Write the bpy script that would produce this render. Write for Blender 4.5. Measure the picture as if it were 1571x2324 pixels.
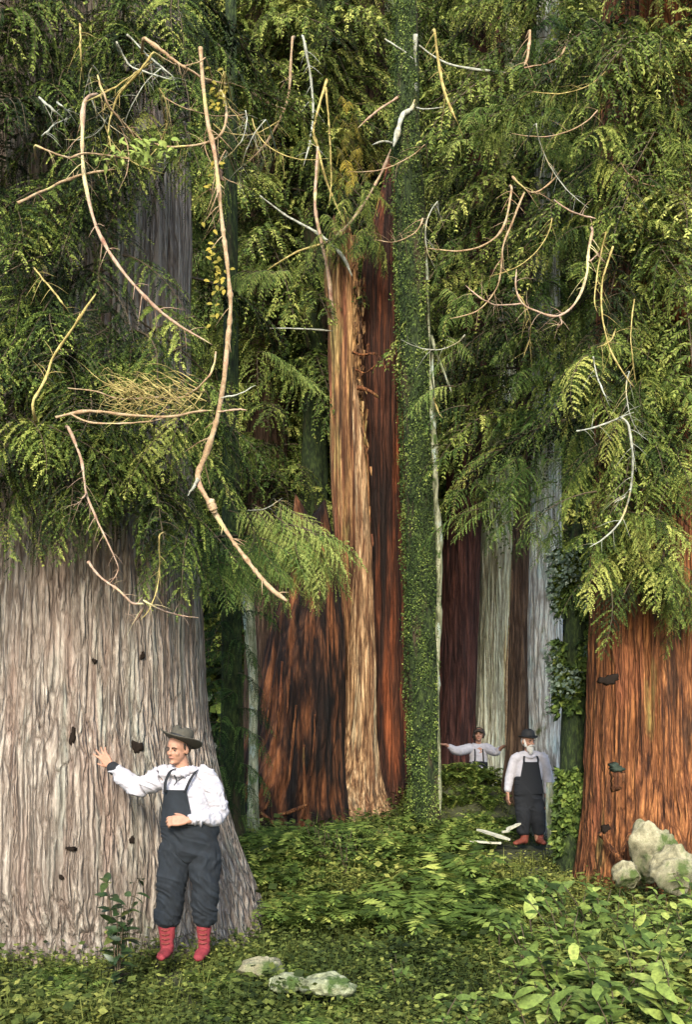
import bpy, math, random
import numpy as np
R = math.radians
for o in list(bpy.data.objects): bpy.data.objects.remove(o)
scene = bpy.context.scene
COL = scene.collection
rng = np.random.default_rng(7)
random.seed(7)

# ------------------------------------------------------------------ camera
F, CX, HY, CZ = 2264.0, 785.5, 1665.0, 1.65       # focal length, centre column, horizon row (1571 x 2324 picture), eye height
cam_d = bpy.data.cameras.new('camera'); cam = bpy.data.objects.new('camera', cam_d); COL.objects.link(cam)
cam.location = (0, 0, CZ); cam.rotation_euler = (R(90), 0, 0)
cam_d.sensor_fit = 'HORIZONTAL'; cam_d.sensor_width = 36.0; cam_d.lens = 36.0*F/1571
cam_d.shift_y = (HY-1162)/1571.0; cam_d.clip_end = 600
scene.camera = cam
def P(px, py, d): return np.array([(px-CX)/F*d, d, CZ+(HY-py)/F*d])

# ------------------------------------------------------------------ sky and sun
SUN_EL, SUN_AZ = 31.0, -4.0                        # hazy sun behind the camera
w = bpy.data.worlds.new('World'); scene.world = w; w.use_nodes = True
nt = w.node_tree; bg = nt.nodes['Background']
sky = nt.nodes.new('ShaderNodeTexSky'); sky.sky_type = 'NISHITA'; sky.sun_disc = False
sky.sun_elevation = R(SUN_EL); sky.sun_rotation = R(180-SUN_AZ)
nt.links.new(sky.outputs[0], bg.inputs[0]); bg.inputs[1].default_value = 0.15
sd = bpy.data.lights.new('sun', 'SUN'); sd.energy = 2.3; sd.angle = R(16.0); sd.color = (1.0, 0.93, 0.80)
so = bpy.data.objects.new('sun', sd); COL.objects.link(so)
so.rotation_euler = (R(90-SUN_EL), 0, R(SUN_AZ))
scene.view_settings.view_transform = 'Standard'; scene.view_settings.look = 'None'
scene.view_settings.exposure = 1.9; scene.view_settings.gamma = 1.0

# ------------------------------------------------------------------ helpers
def hsh(ix, iy, seed):
    h = (ix.astype(np.int64)*374761393 + iy.astype(np.int64)*668265263 + seed*974634777) & 0xffffffff
    h = ((h ^ (h >> 13))*1274126177) & 0xffffffff
    h = ((h ^ (h >> 15))*1103515245) & 0xffffffff
    return ((h ^ (h >> 16)) & 0xffffff)/float(0xffffff)
def vn(x, y, seed, wrap=None):
    x = np.asarray(x, float); y = np.asarray(y, float); x, y = np.broadcast_arrays(x, y)
    ix = np.floor(x); iy = np.floor(y); fx = x-ix; fy = y-iy
    fx = fx*fx*(3-2*fx); fy = fy*fy*(3-2*fy)
    x0 = ix; x1 = ix+1
    if wrap: x0 = np.mod(x0, wrap); x1 = np.mod(x1, wrap)
    a = hsh(x0, iy, seed); b = hsh(x1, iy, seed); c = hsh(x0, iy+1, seed); d = hsh(x1, iy+1, seed)
    return (a*(1-fx)+b*fx)*(1-fy)+(c*(1-fx)+d*fx)*fy
def fbm(x, y, seed, oct=4, wrap=None):
    s = 0; a = .5
    for i in range(oct):
        s = s + a*vn(np.asarray(x)*2**i, np.asarray(y)*2**i, seed+i, wrap*2**i if wrap else None); a *= .5
    return s
def smooth(pts, n):
    """Catmull-Rom through the rows of pts, n samples"""
    p = np.asarray(pts, float); m = len(p)
    if m == 2: return p[0]+(p[1]-p[0])*np.linspace(0, 1, n)[:, None]
    q = np.vstack([2*p[0]-p[1], p, 2*p[-1]-p[-2]])
    L = np.r_[0, np.cumsum(np.linalg.norm(np.diff(p[:, :3], axis=0), axis=1)+1e-6)]
    t = np.interp(np.linspace(0, L[-1], n), L, np.arange(m)); i = np.minimum(t.astype(int), m-2); f = (t-i)[:, None]
    a, b, c, d = q[i], q[i+1], q[i+2], q[i+3]
    return .5*(2*b+(c-a)*f+(2*a-5*b+4*c-d)*f**2+(3*b-a-3*c+d)*f**3)

class Geo:
    def __init__(s): s.V = []; s.Fs = []; s.T = []; s.n = 0
    def add(s, v, f, tint=None):
        v = np.asarray(v, float).reshape(-1, 3); f = np.asarray(f, np.int64)
        s.V.append(v); s.Fs.append(f+s.n); s.n += len(v)
        t = np.full(len(f), .5) if tint is None else np.broadcast_to(np.asarray(tint, float), (len(f),))
        s.T.append(t)
    def quads(s, q, tint=None):           # q: (n,4,3) loose quads
        n = len(q); s.add(q.reshape(-1, 3), np.arange(n*4).reshape(n, 4), tint)
    def tube(s, pts, rad, sides=7, n=None, bump=0, tint=None, cap=True):
        pts = np.asarray(pts, float); rad = np.asarray(rad, float)
        if rad.ndim == 0: rad = np.full(len(pts), float(rad))
        if n: c = smooth(np.c_[pts, rad], n); pts = c[:, :3]; rad = np.maximum(c[:, 3], .0005)
        k = len(pts); tg = np.gradient(pts, axis=0); tg /= np.linalg.norm(tg, axis=1)[:, None]+1e-9
        up = np.array([0, 0, 1.]) if abs(tg[0, 2]) < .9 else np.array([1., 0, 0])
        a = np.cross(tg[0], up); a /= np.linalg.norm(a); A = []
        for i in range(k):
            a = a-tg[i]*np.dot(a, tg[i]); a /= np.linalg.norm(a)+1e-9; A.append(a)
        A = np.array(A); B = np.cross(tg, A)
        th = np.arange(sides)/sides*2*math.pi
        rr = rad[:, None]*(1+bump*(rng.random((k, sides))-.5))
        v = pts[:, None]+rr[..., None]*(np.cos(th)[None, :, None]*A[:, None]+np.sin(th)[None, :, None]*B[:, None])
        i = np.arange(k-1)[:, None]*sides; j = np.arange(sides)[None]
        j2 = (j+1) % sides
        f = np.stack([i+j, i+j2, i+sides+j2, i+sides+j], -1).reshape(-1, 4)
        vv = v.reshape(-1, 3)
        if cap:
            vv = np.vstack([vv, pts[0], pts[-1]]); e0 = k*sides; e1 = e0+1; jj = np.arange(sides); jn = (jj+1) % sides
            c0 = np.stack([jn, jj, np.full(sides, e0), np.full(sides, -1)], -1)
            o = (k-1)*sides
            c1 = np.stack([o+jj, o+jn, np.full(sides, e1), np.full(sides, -1)], -1)
            f = np.vstack([f, c0, c1])
        # -1 marks a triangle; keep it through the offset
        m = f < 0; f = f.copy(); f[m] = -10**9
        s.add(vv, f, tint)
    def rings(s, v, closed=True, caps=True, tint=None):   # v (k,m,3)
        k, m = v.shape[:2]; i = np.arange(k-1)[:, None]*m; j = np.arange(m if closed else m-1)[None]; j2 = (j+1) % m
        f = np.stack([i+j, i+j2, i+m+j2, i+m+j], -1).reshape(-1, 4); vv = v.reshape(-1, 3)
        if caps:
            vv = np.vstack([vv, v[0].mean(0), v[-1].mean(0)]); jj = np.arange(m); jn = (jj+1) % m
            T = np.full(m, -10**9); o = (k-1)*m
            f = np.vstack([f, np.stack([jn, jj, np.full(m, k*m), T], -1), np.stack([o+jj, o+jn, np.full(m, k*m+1), T], -1)])
        s.add(vv, f, tint)
    def mesh(s, name, base=(0, 0, 0), smooth_=True):
        V = np.vstack(s.V)-np.asarray(base, float); Fc = np.vstack(s.Fs); T = np.concatenate(s.T)
        tri = Fc[:, 3] < 0; tot = np.where(tri, 3, 4); loops = Fc.reshape(-1); loops = loops[loops >= 0]
        me = bpy.data.meshes.new(name)
        me.vertices.add(len(V)); me.vertices.foreach_set('co', V.astype(np.float32).ravel())
        me.loops.add(len(loops)); me.loops.foreach_set('vertex_index', loops.astype(np.int32))
        me.polygons.add(len(Fc)); st = np.r_[0, np.cumsum(tot)[:-1]]
        me.polygons.foreach_set('loop_start', st.astype(np.int32)); me.polygons.foreach_set('loop_total', tot.astype(np.int32))
        me.polygons.foreach_set('use_smooth', np.full(len(Fc), smooth_))
        at = me.attributes.new('tint', 'FLOAT', 'FACE'); at.data.foreach_set('value', T.astype(np.float32))
        me.update(); me.validate(); return me

BASE = {}
def thing(name, label, cat, loc, group=None, kind=None):
    o = bpy.data.objects.new(name, None); COL.objects.link(o); o.location = loc; o.empty_display_size = .1
    BASE[o] = np.asarray(loc, float); o['label'] = label; o['category'] = cat
    if group: o['group'] = group
    if kind: o['kind'] = kind
    return o
def part(name, geo, mat, parent=None, label=None, base=None, smooth_=True, kind=None):
    b = BASE[parent] if parent is not None else np.asarray(base if base is not None else (0, 0, 0), float)
    me = geo.mesh(name, b, smooth_) if isinstance(geo, Geo) else geo
    me.materials.append(mat)
    o = bpy.data.objects.new(name, me); COL.objects.link(o)
    if parent is not None: o.parent = parent
    else: o.location = b
    BASE[o] = b
    if label: o['label'] = label
    if kind: o['kind'] = kind
    return o
def solo(name, geo, mat, label, cat, base, group=None, kind=None, smooth_=True):
    o = part(name, geo, mat, None, label, base, smooth_); o['category'] = cat
    if group: o['group'] = group
    if kind: o['kind'] = kind
    return o

# ------------------------------------------------------------------ materials
def new_mat(name):
    m = bpy.data.materials.new(name); m.use_nodes = True; n = m.node_tree; b = n.nodes['Principled BSDF']
    return m, n, b
def ramp(n, stops):
    r = n.nodes.new('ShaderNodeValToRGB'); e = r.color_ramp.elements
    while len(e) < len(stops): e.new(.5)
    for k, (p, c) in enumerate(stops): e[k].position = p; e[k].color = (*c, 1)
    return r
def noise(n, vec, scale, detail=4, rough=.6, dist=0):
    t = n.nodes.new('ShaderNodeTexNoise'); t.inputs['Scale'].default_value = scale; t.inputs['Detail'].default_value = detail
    t.inputs['Roughness'].default_value = rough; t.inputs['Distortion'].default_value = dist; n.links.new(vec, t.inputs['Vector']); return t
def mapping(n, scale):
    tc = n.nodes.new('ShaderNodeTexCoord'); mp = n.nodes.new('ShaderNodeMapping'); mp.inputs['Scale'].default_value = scale
    n.links.new(tc.outputs['Object'], mp.inputs[0]); return mp.outputs[0]
def mixc(n, fac, a, b, mode='MIX'):
    x = n.nodes.new('ShaderNodeMix'); x.data_type = 'RGBA'; x.blend_type = mode
    for s, v in ((x.inputs[0], fac), (x.inputs[6], a), (x.inputs[7], b)):
        if isinstance(v, (int, float)): s.default_value = v
        elif isinstance(v, tuple): s.default_value = (*v, 1)
        else: n.links.new(v, s)
    return x.outputs[2]
def bark(name, stops, patches=(), fine=16, stretch=.06, bump=.8, rough=.9):
    """vertical streaks (stops) with patches [(colour, scale, stretch, lo, hi)] of other bark, lichen or moss"""
    m, n, b = new_mat(name)
    t1 = noise(n, mapping(n, (1, 1, stretch)), fine, 7, .6, .08)
    r1 = ramp(n, stops); n.links.new(t1.outputs[0], r1.inputs[0]); col = r1.outputs[0]
    for k, (c, sc, st, lo, hi) in enumerate(patches):
        mp = mapping(n, (1, 1, st)); mp.node.inputs[1].default_value = (3.1*k, 1.7*k, 5.3*k)
        t = noise(n, mp, sc, 5, .6); rr = ramp(n, [(lo, (0, 0, 0)), (hi, (1, 1, 1))]); n.links.new(t.outputs[0], rr.inputs[0])
        col = mixc(n, rr.outputs[0], col, c)
    t3 = noise(n, mapping(n, (1, 1, max(.10, stretch*1.5))), 75, 5, .75); r3 = ramp(n, [(.3, (.62, .62, .62)), (.7, (1.25, 1.25, 1.25))]); n.links.new(t3.outputs[0], r3.inputs[0])
    col = mixc(n, 1.0, col, r3.outputs[0], 'MULTIPLY')
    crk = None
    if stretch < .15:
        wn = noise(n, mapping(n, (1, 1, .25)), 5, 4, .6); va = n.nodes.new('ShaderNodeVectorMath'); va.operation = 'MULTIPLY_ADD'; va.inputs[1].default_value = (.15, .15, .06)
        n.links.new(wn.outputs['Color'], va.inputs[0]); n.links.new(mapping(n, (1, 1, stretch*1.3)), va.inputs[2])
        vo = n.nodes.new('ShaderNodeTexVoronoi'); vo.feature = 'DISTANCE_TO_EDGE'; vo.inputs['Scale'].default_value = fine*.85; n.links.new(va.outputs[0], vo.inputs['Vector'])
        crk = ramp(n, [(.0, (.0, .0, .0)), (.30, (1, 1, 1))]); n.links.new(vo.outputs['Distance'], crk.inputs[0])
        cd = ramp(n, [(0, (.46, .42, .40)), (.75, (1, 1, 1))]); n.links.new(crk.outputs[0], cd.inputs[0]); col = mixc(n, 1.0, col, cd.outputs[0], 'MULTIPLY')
    n.links.new(col, b.inputs['Base Color']); b.inputs['Roughness'].default_value = rough; b.inputs['Specular IOR Level'].default_value = .2
    bp = n.nodes.new('ShaderNodeBump'); bp.inputs['Strength'].default_value = bump; bp.inputs['Distance'].default_value = .04
    ad = n.nodes.new('ShaderNodeMath'); ad.operation = 'MULTIPLY_ADD'; ad.inputs[1].default_value = .3
    n.links.new(t3.outputs[0], ad.inputs[0]); n.links.new(t1.outputs[0], ad.inputs[2]); 
    if crk:
        a2 = n.nodes.new('ShaderNodeMath'); a2.operation = 'MULTIPLY_ADD'; a2.inputs[1].default_value = .9; n.links.new(crk.outputs[0], a2.inputs[0]); n.links.new(ad.outputs[0], a2.inputs[2]); ad = a2
    n.links.new(ad.outputs[0], bp.inputs['Height'])
    n.links.new(bp.outputs[0], b.inputs['Normal']); return m
def leafm(name, stops, trans=.25, rough=.7, spec=.12):
    m, n, b = new_mat(name)
    a = n.nodes.new('ShaderNodeAttribute'); a.attribute_name = 'tint'
    r = ramp(n, stops); n.links.new(a.outputs['Fac'], r.inputs[0])
    tn = noise(n, mapping(n, (1, 1, 1)), 45, 3, .6); rn = ramp(n, [(.3, (.6, .6, .6)), (.7, (1.3, 1.3, 1.2))]); n.links.new(tn.outputs[0], rn.inputs[0])
    cc = mixc(n, 1.0, r.outputs[0], rn.outputs[0], 'MULTIPLY')
    n.links.new(cc, b.inputs['Base Color']); b.inputs['Roughness'].default_value = rough; b.inputs['Specular IOR Level'].default_value = spec
    t = n.nodes.new('ShaderNodeBsdfTranslucent'); n.links.new(cc, t.inputs[0])
    x = n.nodes.new('ShaderNodeMixShader'); x.inputs[0].default_value = trans
    n.links.new(b.outputs[0], x.inputs[1]); n.links.new(t.outputs[0], x.inputs[2])
    n.links.new(x.outputs[0], n.nodes['Material Output'].inputs[0]); return m
def plain(name, c, rough=.8, var=.25, scale=25, stretch=1, bump=.25, spec=.3, dist=.01):
    m, n, b = new_mat(name)
    t = noise(n, mapping(n, (1, 1, stretch)), scale, 5, .65)
    r = ramp(n, [(.25, tuple(x*(1-var) for x in c)), (.75, tuple(min(x*(1+var), .9) for x in c))]); n.links.new(t.outputs[0], r.inputs[0])
    n.links.new(r.outputs[0], b.inputs['Base Color']); b.inputs['Roughness'].default_value = rough; b.inputs['Specular IOR Level'].default_value = spec
    if bump:
        bp = n.nodes.new('ShaderNodeBump'); bp.inputs['Strength'].default_value = bump; bp.inputs['Distance'].default_value = dist
        n.links.new(t.outputs[0], bp.inputs['Height']); n.links.new(bp.outputs[0], b.inputs['Normal'])
    return m

M = {}
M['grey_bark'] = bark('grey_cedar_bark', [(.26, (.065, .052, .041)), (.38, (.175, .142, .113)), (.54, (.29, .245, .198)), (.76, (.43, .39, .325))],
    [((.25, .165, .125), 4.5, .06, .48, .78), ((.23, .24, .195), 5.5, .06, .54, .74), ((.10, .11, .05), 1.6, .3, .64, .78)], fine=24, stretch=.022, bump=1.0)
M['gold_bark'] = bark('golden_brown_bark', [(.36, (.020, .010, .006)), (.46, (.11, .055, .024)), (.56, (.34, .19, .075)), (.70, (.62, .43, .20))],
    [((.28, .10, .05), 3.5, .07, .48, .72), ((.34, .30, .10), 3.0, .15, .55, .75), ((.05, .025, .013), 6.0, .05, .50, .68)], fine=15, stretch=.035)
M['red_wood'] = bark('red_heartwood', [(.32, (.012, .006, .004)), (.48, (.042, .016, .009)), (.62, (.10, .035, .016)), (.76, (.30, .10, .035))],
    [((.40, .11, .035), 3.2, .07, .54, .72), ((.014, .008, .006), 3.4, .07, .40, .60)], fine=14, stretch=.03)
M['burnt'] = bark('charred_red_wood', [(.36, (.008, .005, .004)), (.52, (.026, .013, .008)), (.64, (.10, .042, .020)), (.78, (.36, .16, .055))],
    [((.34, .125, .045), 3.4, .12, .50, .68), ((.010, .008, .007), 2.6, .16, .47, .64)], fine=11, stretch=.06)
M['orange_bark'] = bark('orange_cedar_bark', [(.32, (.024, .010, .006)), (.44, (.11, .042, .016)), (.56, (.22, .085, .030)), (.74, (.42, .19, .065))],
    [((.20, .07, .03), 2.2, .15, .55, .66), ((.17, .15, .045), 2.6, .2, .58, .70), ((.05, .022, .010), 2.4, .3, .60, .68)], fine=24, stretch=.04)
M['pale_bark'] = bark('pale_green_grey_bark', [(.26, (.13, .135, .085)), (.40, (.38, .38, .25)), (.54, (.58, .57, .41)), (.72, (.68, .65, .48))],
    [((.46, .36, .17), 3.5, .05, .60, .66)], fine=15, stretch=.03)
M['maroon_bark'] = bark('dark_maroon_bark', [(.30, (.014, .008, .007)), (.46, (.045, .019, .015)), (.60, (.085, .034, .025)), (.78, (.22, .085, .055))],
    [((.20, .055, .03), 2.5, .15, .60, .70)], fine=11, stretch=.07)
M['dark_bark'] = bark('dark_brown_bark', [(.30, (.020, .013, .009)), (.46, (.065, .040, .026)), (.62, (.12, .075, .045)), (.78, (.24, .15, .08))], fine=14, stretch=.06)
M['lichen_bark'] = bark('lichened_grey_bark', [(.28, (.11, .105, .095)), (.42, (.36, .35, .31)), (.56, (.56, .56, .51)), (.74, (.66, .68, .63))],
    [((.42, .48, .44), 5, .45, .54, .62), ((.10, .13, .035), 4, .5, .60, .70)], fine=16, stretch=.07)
M['moss_bark'] = bark('mossy_bark', [(.34, (.006, .009, .004)), (.5, (.016, .026, .008)), (.75, (.06, .085, .02))], [((.05, .035, .02), 4, .15, .55, .65)], fine=30, stretch=.3)
M['pale_strip'] = bark('peeled_pale_wood', [(.34, (.03, .035, .015)), (.48, (.15, .155, .09)), (.62, (.33, .33, .22)), (.8, (.48, .38, .16))],
    [((.28, .33, .28), 6, .4, .56, .64), ((.05, .08, .02), 7, .5, .56, .62)], fine=14, stretch=.2)
M['tan_branch'] = bark('tan_branch_bark', [(.28, (.15, .09, .05)), (.46, (.27, .18, .10)), (.62, (.34, .26, .16)), (.8, (.44, .37, .26))],
    [((.40, .24, .16), 5, .7, .58, .70), ((.42, .40, .14), 4, .7, .60, .70)], fine=16, stretch=.8, bump=.4)
M['pink_branch'] = bark('pinkish_branch_bark', [(.28, (.18, .09, .06)), (.46, (.27, .18, .12)), (.62, (.35, .25, .18)), (.8, (.46, .38, .29))],
    [((.50, .46, .22), 4, .7, .56, .66)], fine=16, stretch=.8, bump=.4)
M['grey_branch'] = bark('grey_branch_bark', [(.28, (.14, .13, .10)), (.46, (.23, .23, .18)), (.62, (.34, .35, .29)), (.8, (.45, .45, .38))],
    [((.42, .34, .16), 4, .7, .58, .66)], fine=16, stretch=.8, bump=.4)
M['gold_branch'] = bark('yellow_branch_bark', [(.28, (.15, .11, .03)), (.46, (.26, .20, .07)), (.62, (.40, .33, .12)), (.8, (.50, .43, .20))], fine=16, stretch=.8, bump=.4)
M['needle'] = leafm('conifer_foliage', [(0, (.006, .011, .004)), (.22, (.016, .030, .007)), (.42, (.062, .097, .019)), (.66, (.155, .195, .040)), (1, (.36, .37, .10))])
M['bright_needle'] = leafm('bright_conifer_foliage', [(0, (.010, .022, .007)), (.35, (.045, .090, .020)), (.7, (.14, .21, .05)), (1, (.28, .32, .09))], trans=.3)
M['gold_needle'] = leafm('golden_foliage', [(0, (.05, .05, .012)), (.5, (.20, .17, .03)), (1, (.45, .34, .06))], trans=.3)
M['leaf'] = leafm('broad_leaf', [(0, (.014, .026, .007)), (.35, (.048, .080, .017)), (.62, (.13, .18, .038)), (1, (.28, .32, .08))], trans=.22, rough=.65, spec=.18)
M['dark_leaf'] = leafm('dark_leaf', [(0, (.008, .016, .006)), (.6, (.022, .042, .012)), (1, (.14, .14, .03))], trans=.12, rough=.45, spec=.35)
M['cover'] = leafm('ground_leaf', [(0, (.010, .016, .006)), (.3, (.034, .050, .012)), (.6, (.095, .115, .026)), (1, (.24, .24, .06))], trans=.22)
M['twig'] = plain('twig_bark', (.055, .040, .022), bump=.1)
M['soil'] = plain('forest_floor', (.030, .032, .014), scale=6, var=.5, bump=.6, dist=.05)

# ------------------------------------------------------------------ ground
def ground_z(x, y):
    x = np.asarray(x, float); y = np.asarray(y, float)
    z = -.22*np.clip((13-y)/4, 0, 1)
    z = z+.34*(fbm(x*.55+9, y*.55+3, 11, 3)-.45)*np.clip((y-3)/5, .4, 1)
    z = z+.98*np.exp(-(((x-2.15)/.95)**2+((y-17.2)/.95)**2))*.66
    z = z+.45*np.exp(-(((x-1.2)/1.5)**2+((y-17.6)/1.2)**2))
    z = z+.10*np.exp(-(((x+1.2)/1.1)**2+((y-12.5)/1.6)**2))
    z = z+np.clip(y-32, 0, 60)**1.25*.55
    return z
g = Geo()
xs = np.r_[np.linspace(-90, -14, 30), np.linspace(-13.6, 13.6, 137), np.linspace(14, 90, 30)]
ys = np.r_[np.linspace(-30, 3, 18), np.linspace(3.2, 26, 150), np.linspace(26.6, 110, 60)]
X, Y = np.meshgrid(xs, ys); Z = ground_z(X, Y)
g.rings(np.stack([X, Y, Z], -1), closed=False, caps=False)
o = part('ground', g, M['soil']); o['kind'] = 'structure'

# ------------------------------------------------------------------ foliage
def make_bough(seed, L=2.4, droop=.30, bk=.36, nb=30, ll=.082, lw=.0125, sp=.031, hang=.65):
    """One conifer bough along +x, rising a little and drooping at the end. Returns leaf quads (n,4,3), tint (n), twig Geo pieces."""
    r = np.random.default_rng(seed); Q = []; T = []; tw = []
    ax = lambda t: np.stack([L*t*(1-.08*t), .10*L*np.sin(t*3+seed)*t, L*(.16*t-(droop+.16)*t**2)], -1)
    tw.append((ax(np.linspace(0, 1, 9)), np.linspace(.022, .004, 9)*L/2.4))
    for i in range(nb):
        t = .08+.92*(i+r.random()*.6)/nb; side = 1 if i % 2 else -1
        l = L*(bk*(1-t)**.75+.06)*(.7+.6*r.random())
        p0 = ax(np.array([t]))[0]; f = .75+.3*r.random()
        if i == nb-1: side = 0
        d = np.array([f, side*(.85+.2*r.random()), .12*r.random()-.05]); d /= np.linalg.norm(d)
        m = max(4, int(l/sp)); s = (np.arange(m)+.5)/m
        drop = hang*(.35+1.3*r.random())
        path = p0+d*(l*s*(1-.22*s))[:, None]; path[:, 2] -= drop*l*s**1.8
        tan = np.gradient(path, axis=0); tan /= np.linalg.norm(tan, axis=1)[:, None]+1e-9
        sv = np.cross(tan, [0, 0, 1.]); sv /= np.linalg.norm(sv, axis=1)[:, None]+1e-9
        tb = .17*r.standard_normal()
        for sg in (1, -1):
            ln = ll*(1.05-.55*s**2)*(.7+.6*r.random(m))
            dd = tan*(.75)+sv*sg*(.75+.2*r.random((m, 1)))+np.array([0, 0, -.22-.25*r.random()])
            dd += .30*r.standard_normal((m, 3)); dd /= np.linalg.norm(dd, axis=1)[:, None]
            wv = np.cross(dd, np.cross(tan, sv)+.5*r.standard_normal((m, 3))); wv /= np.linalg.norm(wv, axis=1)[:, None]+1e-9
            a = path; tip = path+dd*ln[:, None]; mid = path+dd*(ln*.45)[:, None]; wv = wv*lw*(.8+.5*r.random((m, 1)))
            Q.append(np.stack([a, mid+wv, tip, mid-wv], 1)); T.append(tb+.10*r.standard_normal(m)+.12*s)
        if l > .25: tw.append((path[::max(1, m//4)], np.linspace(.006, .002, len(path[::max(1, m//4)]))))
    return np.concatenate(Q), np.concatenate(T), tw
BT = {'fine': [make_bough(s) for s in range(5)],
      'weep': [make_bough(20+s, droop=.62, hang=1.0, bk=.34) for s in range(4)],
      'flat': [make_bough(40+s, droop=.20, hang=.35, bk=.42, nb=34) for s in range(4)],
      'near': [make_bough(80+s, ll=.055, lw=.0098, sp=.026, droop=.36, hang=.6) for s in range(5)],
      'far': [make_bough(60+s, nb=16, ll=.19, lw=.04, sp=.11, hang=.7, droop=.4) for s in range(4)]}
def rotz(a): c, s = math.cos(a), math.sin(a); return np.array([[c, -s, 0], [s, c, 0], [0, 0, 1]])
def roty(a): c, s = math.cos(a), math.sin(a); return np.array([[c, 0, s], [0, 1, 0], [-s, 0, c]])
def rotx(a): c, s = math.cos(a), math.sin(a); return np.array([[1, 0, 0], [0, c, -s], [0, s, c]])
def add_bough(lg, tg, kind, pos, az, pitch, scale, tint, r):
    q, t, tw = BT[kind][r.integers(len(BT[kind]))]
    A = rotz(az) @ roty(-pitch) @ rotx(r.normal()*.25); fl = np.array([1, r.choice([-1, 1]), 1.])
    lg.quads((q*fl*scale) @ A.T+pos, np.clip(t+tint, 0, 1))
    for k, (p, rad) in enumerate(tw):
        if k == 0 or scale > .55: tg.tube((p*fl*scale) @ A.T+pos, rad*scale, 4 if k == 0 else 3, cap=False)
def crown(root, boughs, mat, seed, name='crown'):
    """boughs: (kind, pos, az deg, pitch deg, length scale, tint)"""
    r = np.random.default_rng(seed); lg, tg = Geo(), Geo()
    for b in boughs: add_bough(lg, tg, b[0], np.asarray(b[1]), R(b[2]), R(b[3]), b[4], b[5]+.10*r.normal(), r)
    c = part(name, lg, M[mat], root, smooth_=False); part('limbs', tg, M['twig'], root); return c
def whorl(x, y, z0, z1, n, L0, L1, tint, seed, kind='fine', rad=0, azr=(0, 360), pitch=(-10, 15), tv=.16):
    """boughs spiralling up a trunk at x, y"""
    r = np.random.default_rng(seed); out = []
    for i in range(n):
        f = (i+r.random())/n; z = z0+(z1-z0)*f; az = azr[0]+(azr[1]-azr[0])*((i*.381966+.15*r.random()) % 1)
        p = np.array([x+rad*math.cos(R(az)), y+rad*math.sin(R(az)), z])
        out.append((kind, p, az, r.uniform(*pitch), (L0+(L1-L0)*f)*(.75+.5*r.random())/2.4, tint+tv*r.standard_normal()))
    return out

# ------------------------------------------------------------------ trunks
def trunk_geo(rows, d, seed, nth=160, nz=140, ridge=.05, rfreq=26, zfreq=.55, flute=.05, nfl=5, jag=0, flare=0, depth=1.0, flat=0, twist=.25, bottom=-.35):
    """rows: (picture row, left edge, right edge), top to bottom, at distance d. Bark ridges and flutes are modelled."""
    rows = np.array(rows, float)
    zc = CZ+(HY-rows[:, 0])/F*d; cx = ((rows[:, 1]+rows[:, 2])/2-CX)/F*d; rr = (rows[:, 2]-rows[:, 1])/2/F*d
    if zc[-1] > bottom:
        zc = np.r_[zc, bottom]; cx = np.r_[cx, cx[-1]]; rr = np.r_[rr, rr[-1]*1.05]
    sm = smooth(np.c_[zc, cx, rr], nz)                           # top -> bottom
    z, x, r0 = sm[:, 0], sm[:, 1], np.maximum(sm[:, 2], .004)
    th = np.linspace(0, 2*math.pi, nth, endpoint=False); u = th/(2*math.pi)
    Zg = z[:, None]; tw = twist*(vn(np.zeros(nz), z*.5, seed+9)[:, None]-.5)*2
    wob = .35*(fbm(u[None]*6, Zg*.8, seed+5, 3, 6)-.5)/rfreq*3
    uu = u[None]+wob+tw*.02
    n1 = fbm(uu*rfreq, Zg*zfreq, seed, 3, rfreq); n2 = fbm(uu*rfreq*3, Zg*zfreq*2.2, seed+31, 2, rfreq*3)
    rid = 1-np.abs(2*n1-.9)*1.6
    fl = (fbm(u[None]*nfl+tw*.3, Zg*.18, seed+3, 2, nfl)-.42)*2
    low = np.clip((1.6-Zg)/1.6, 0, 1)**1.6
    rad = r0[:, None]*(1+flute*fl*(1+2.5*low)+flare*low*np.clip(fl+.2, 0, 1))+np.minimum(ridge, r0[:, None]*.25)*(rid*.75+(n2-.45)*.9-.55)
    Zv = np.broadcast_to(Zg, rad.shape).copy()
    if jag:
        top = np.linspace(1, 0, nz)[:, None]
        Zv -= jag*vn(u[None]*14, np.zeros((nz, 1)), seed+70, 14)*np.clip(top*3-2, 0, 1)
    v = np.stack([x[:, None]+rad*np.cos(th), d+depth*(1-flat*low*(np.sin(th) < 0))*rad*np.sin(th)+0*Zg, Zv], -1)
    g = Geo(); g.rings(v[::-1], caps=True); return g
def base_of(rows, d, bottom=0.):
    r = rows[-1]; return (((r[1]+r[2])/2-CX)/F*d, d, bottom)
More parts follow.
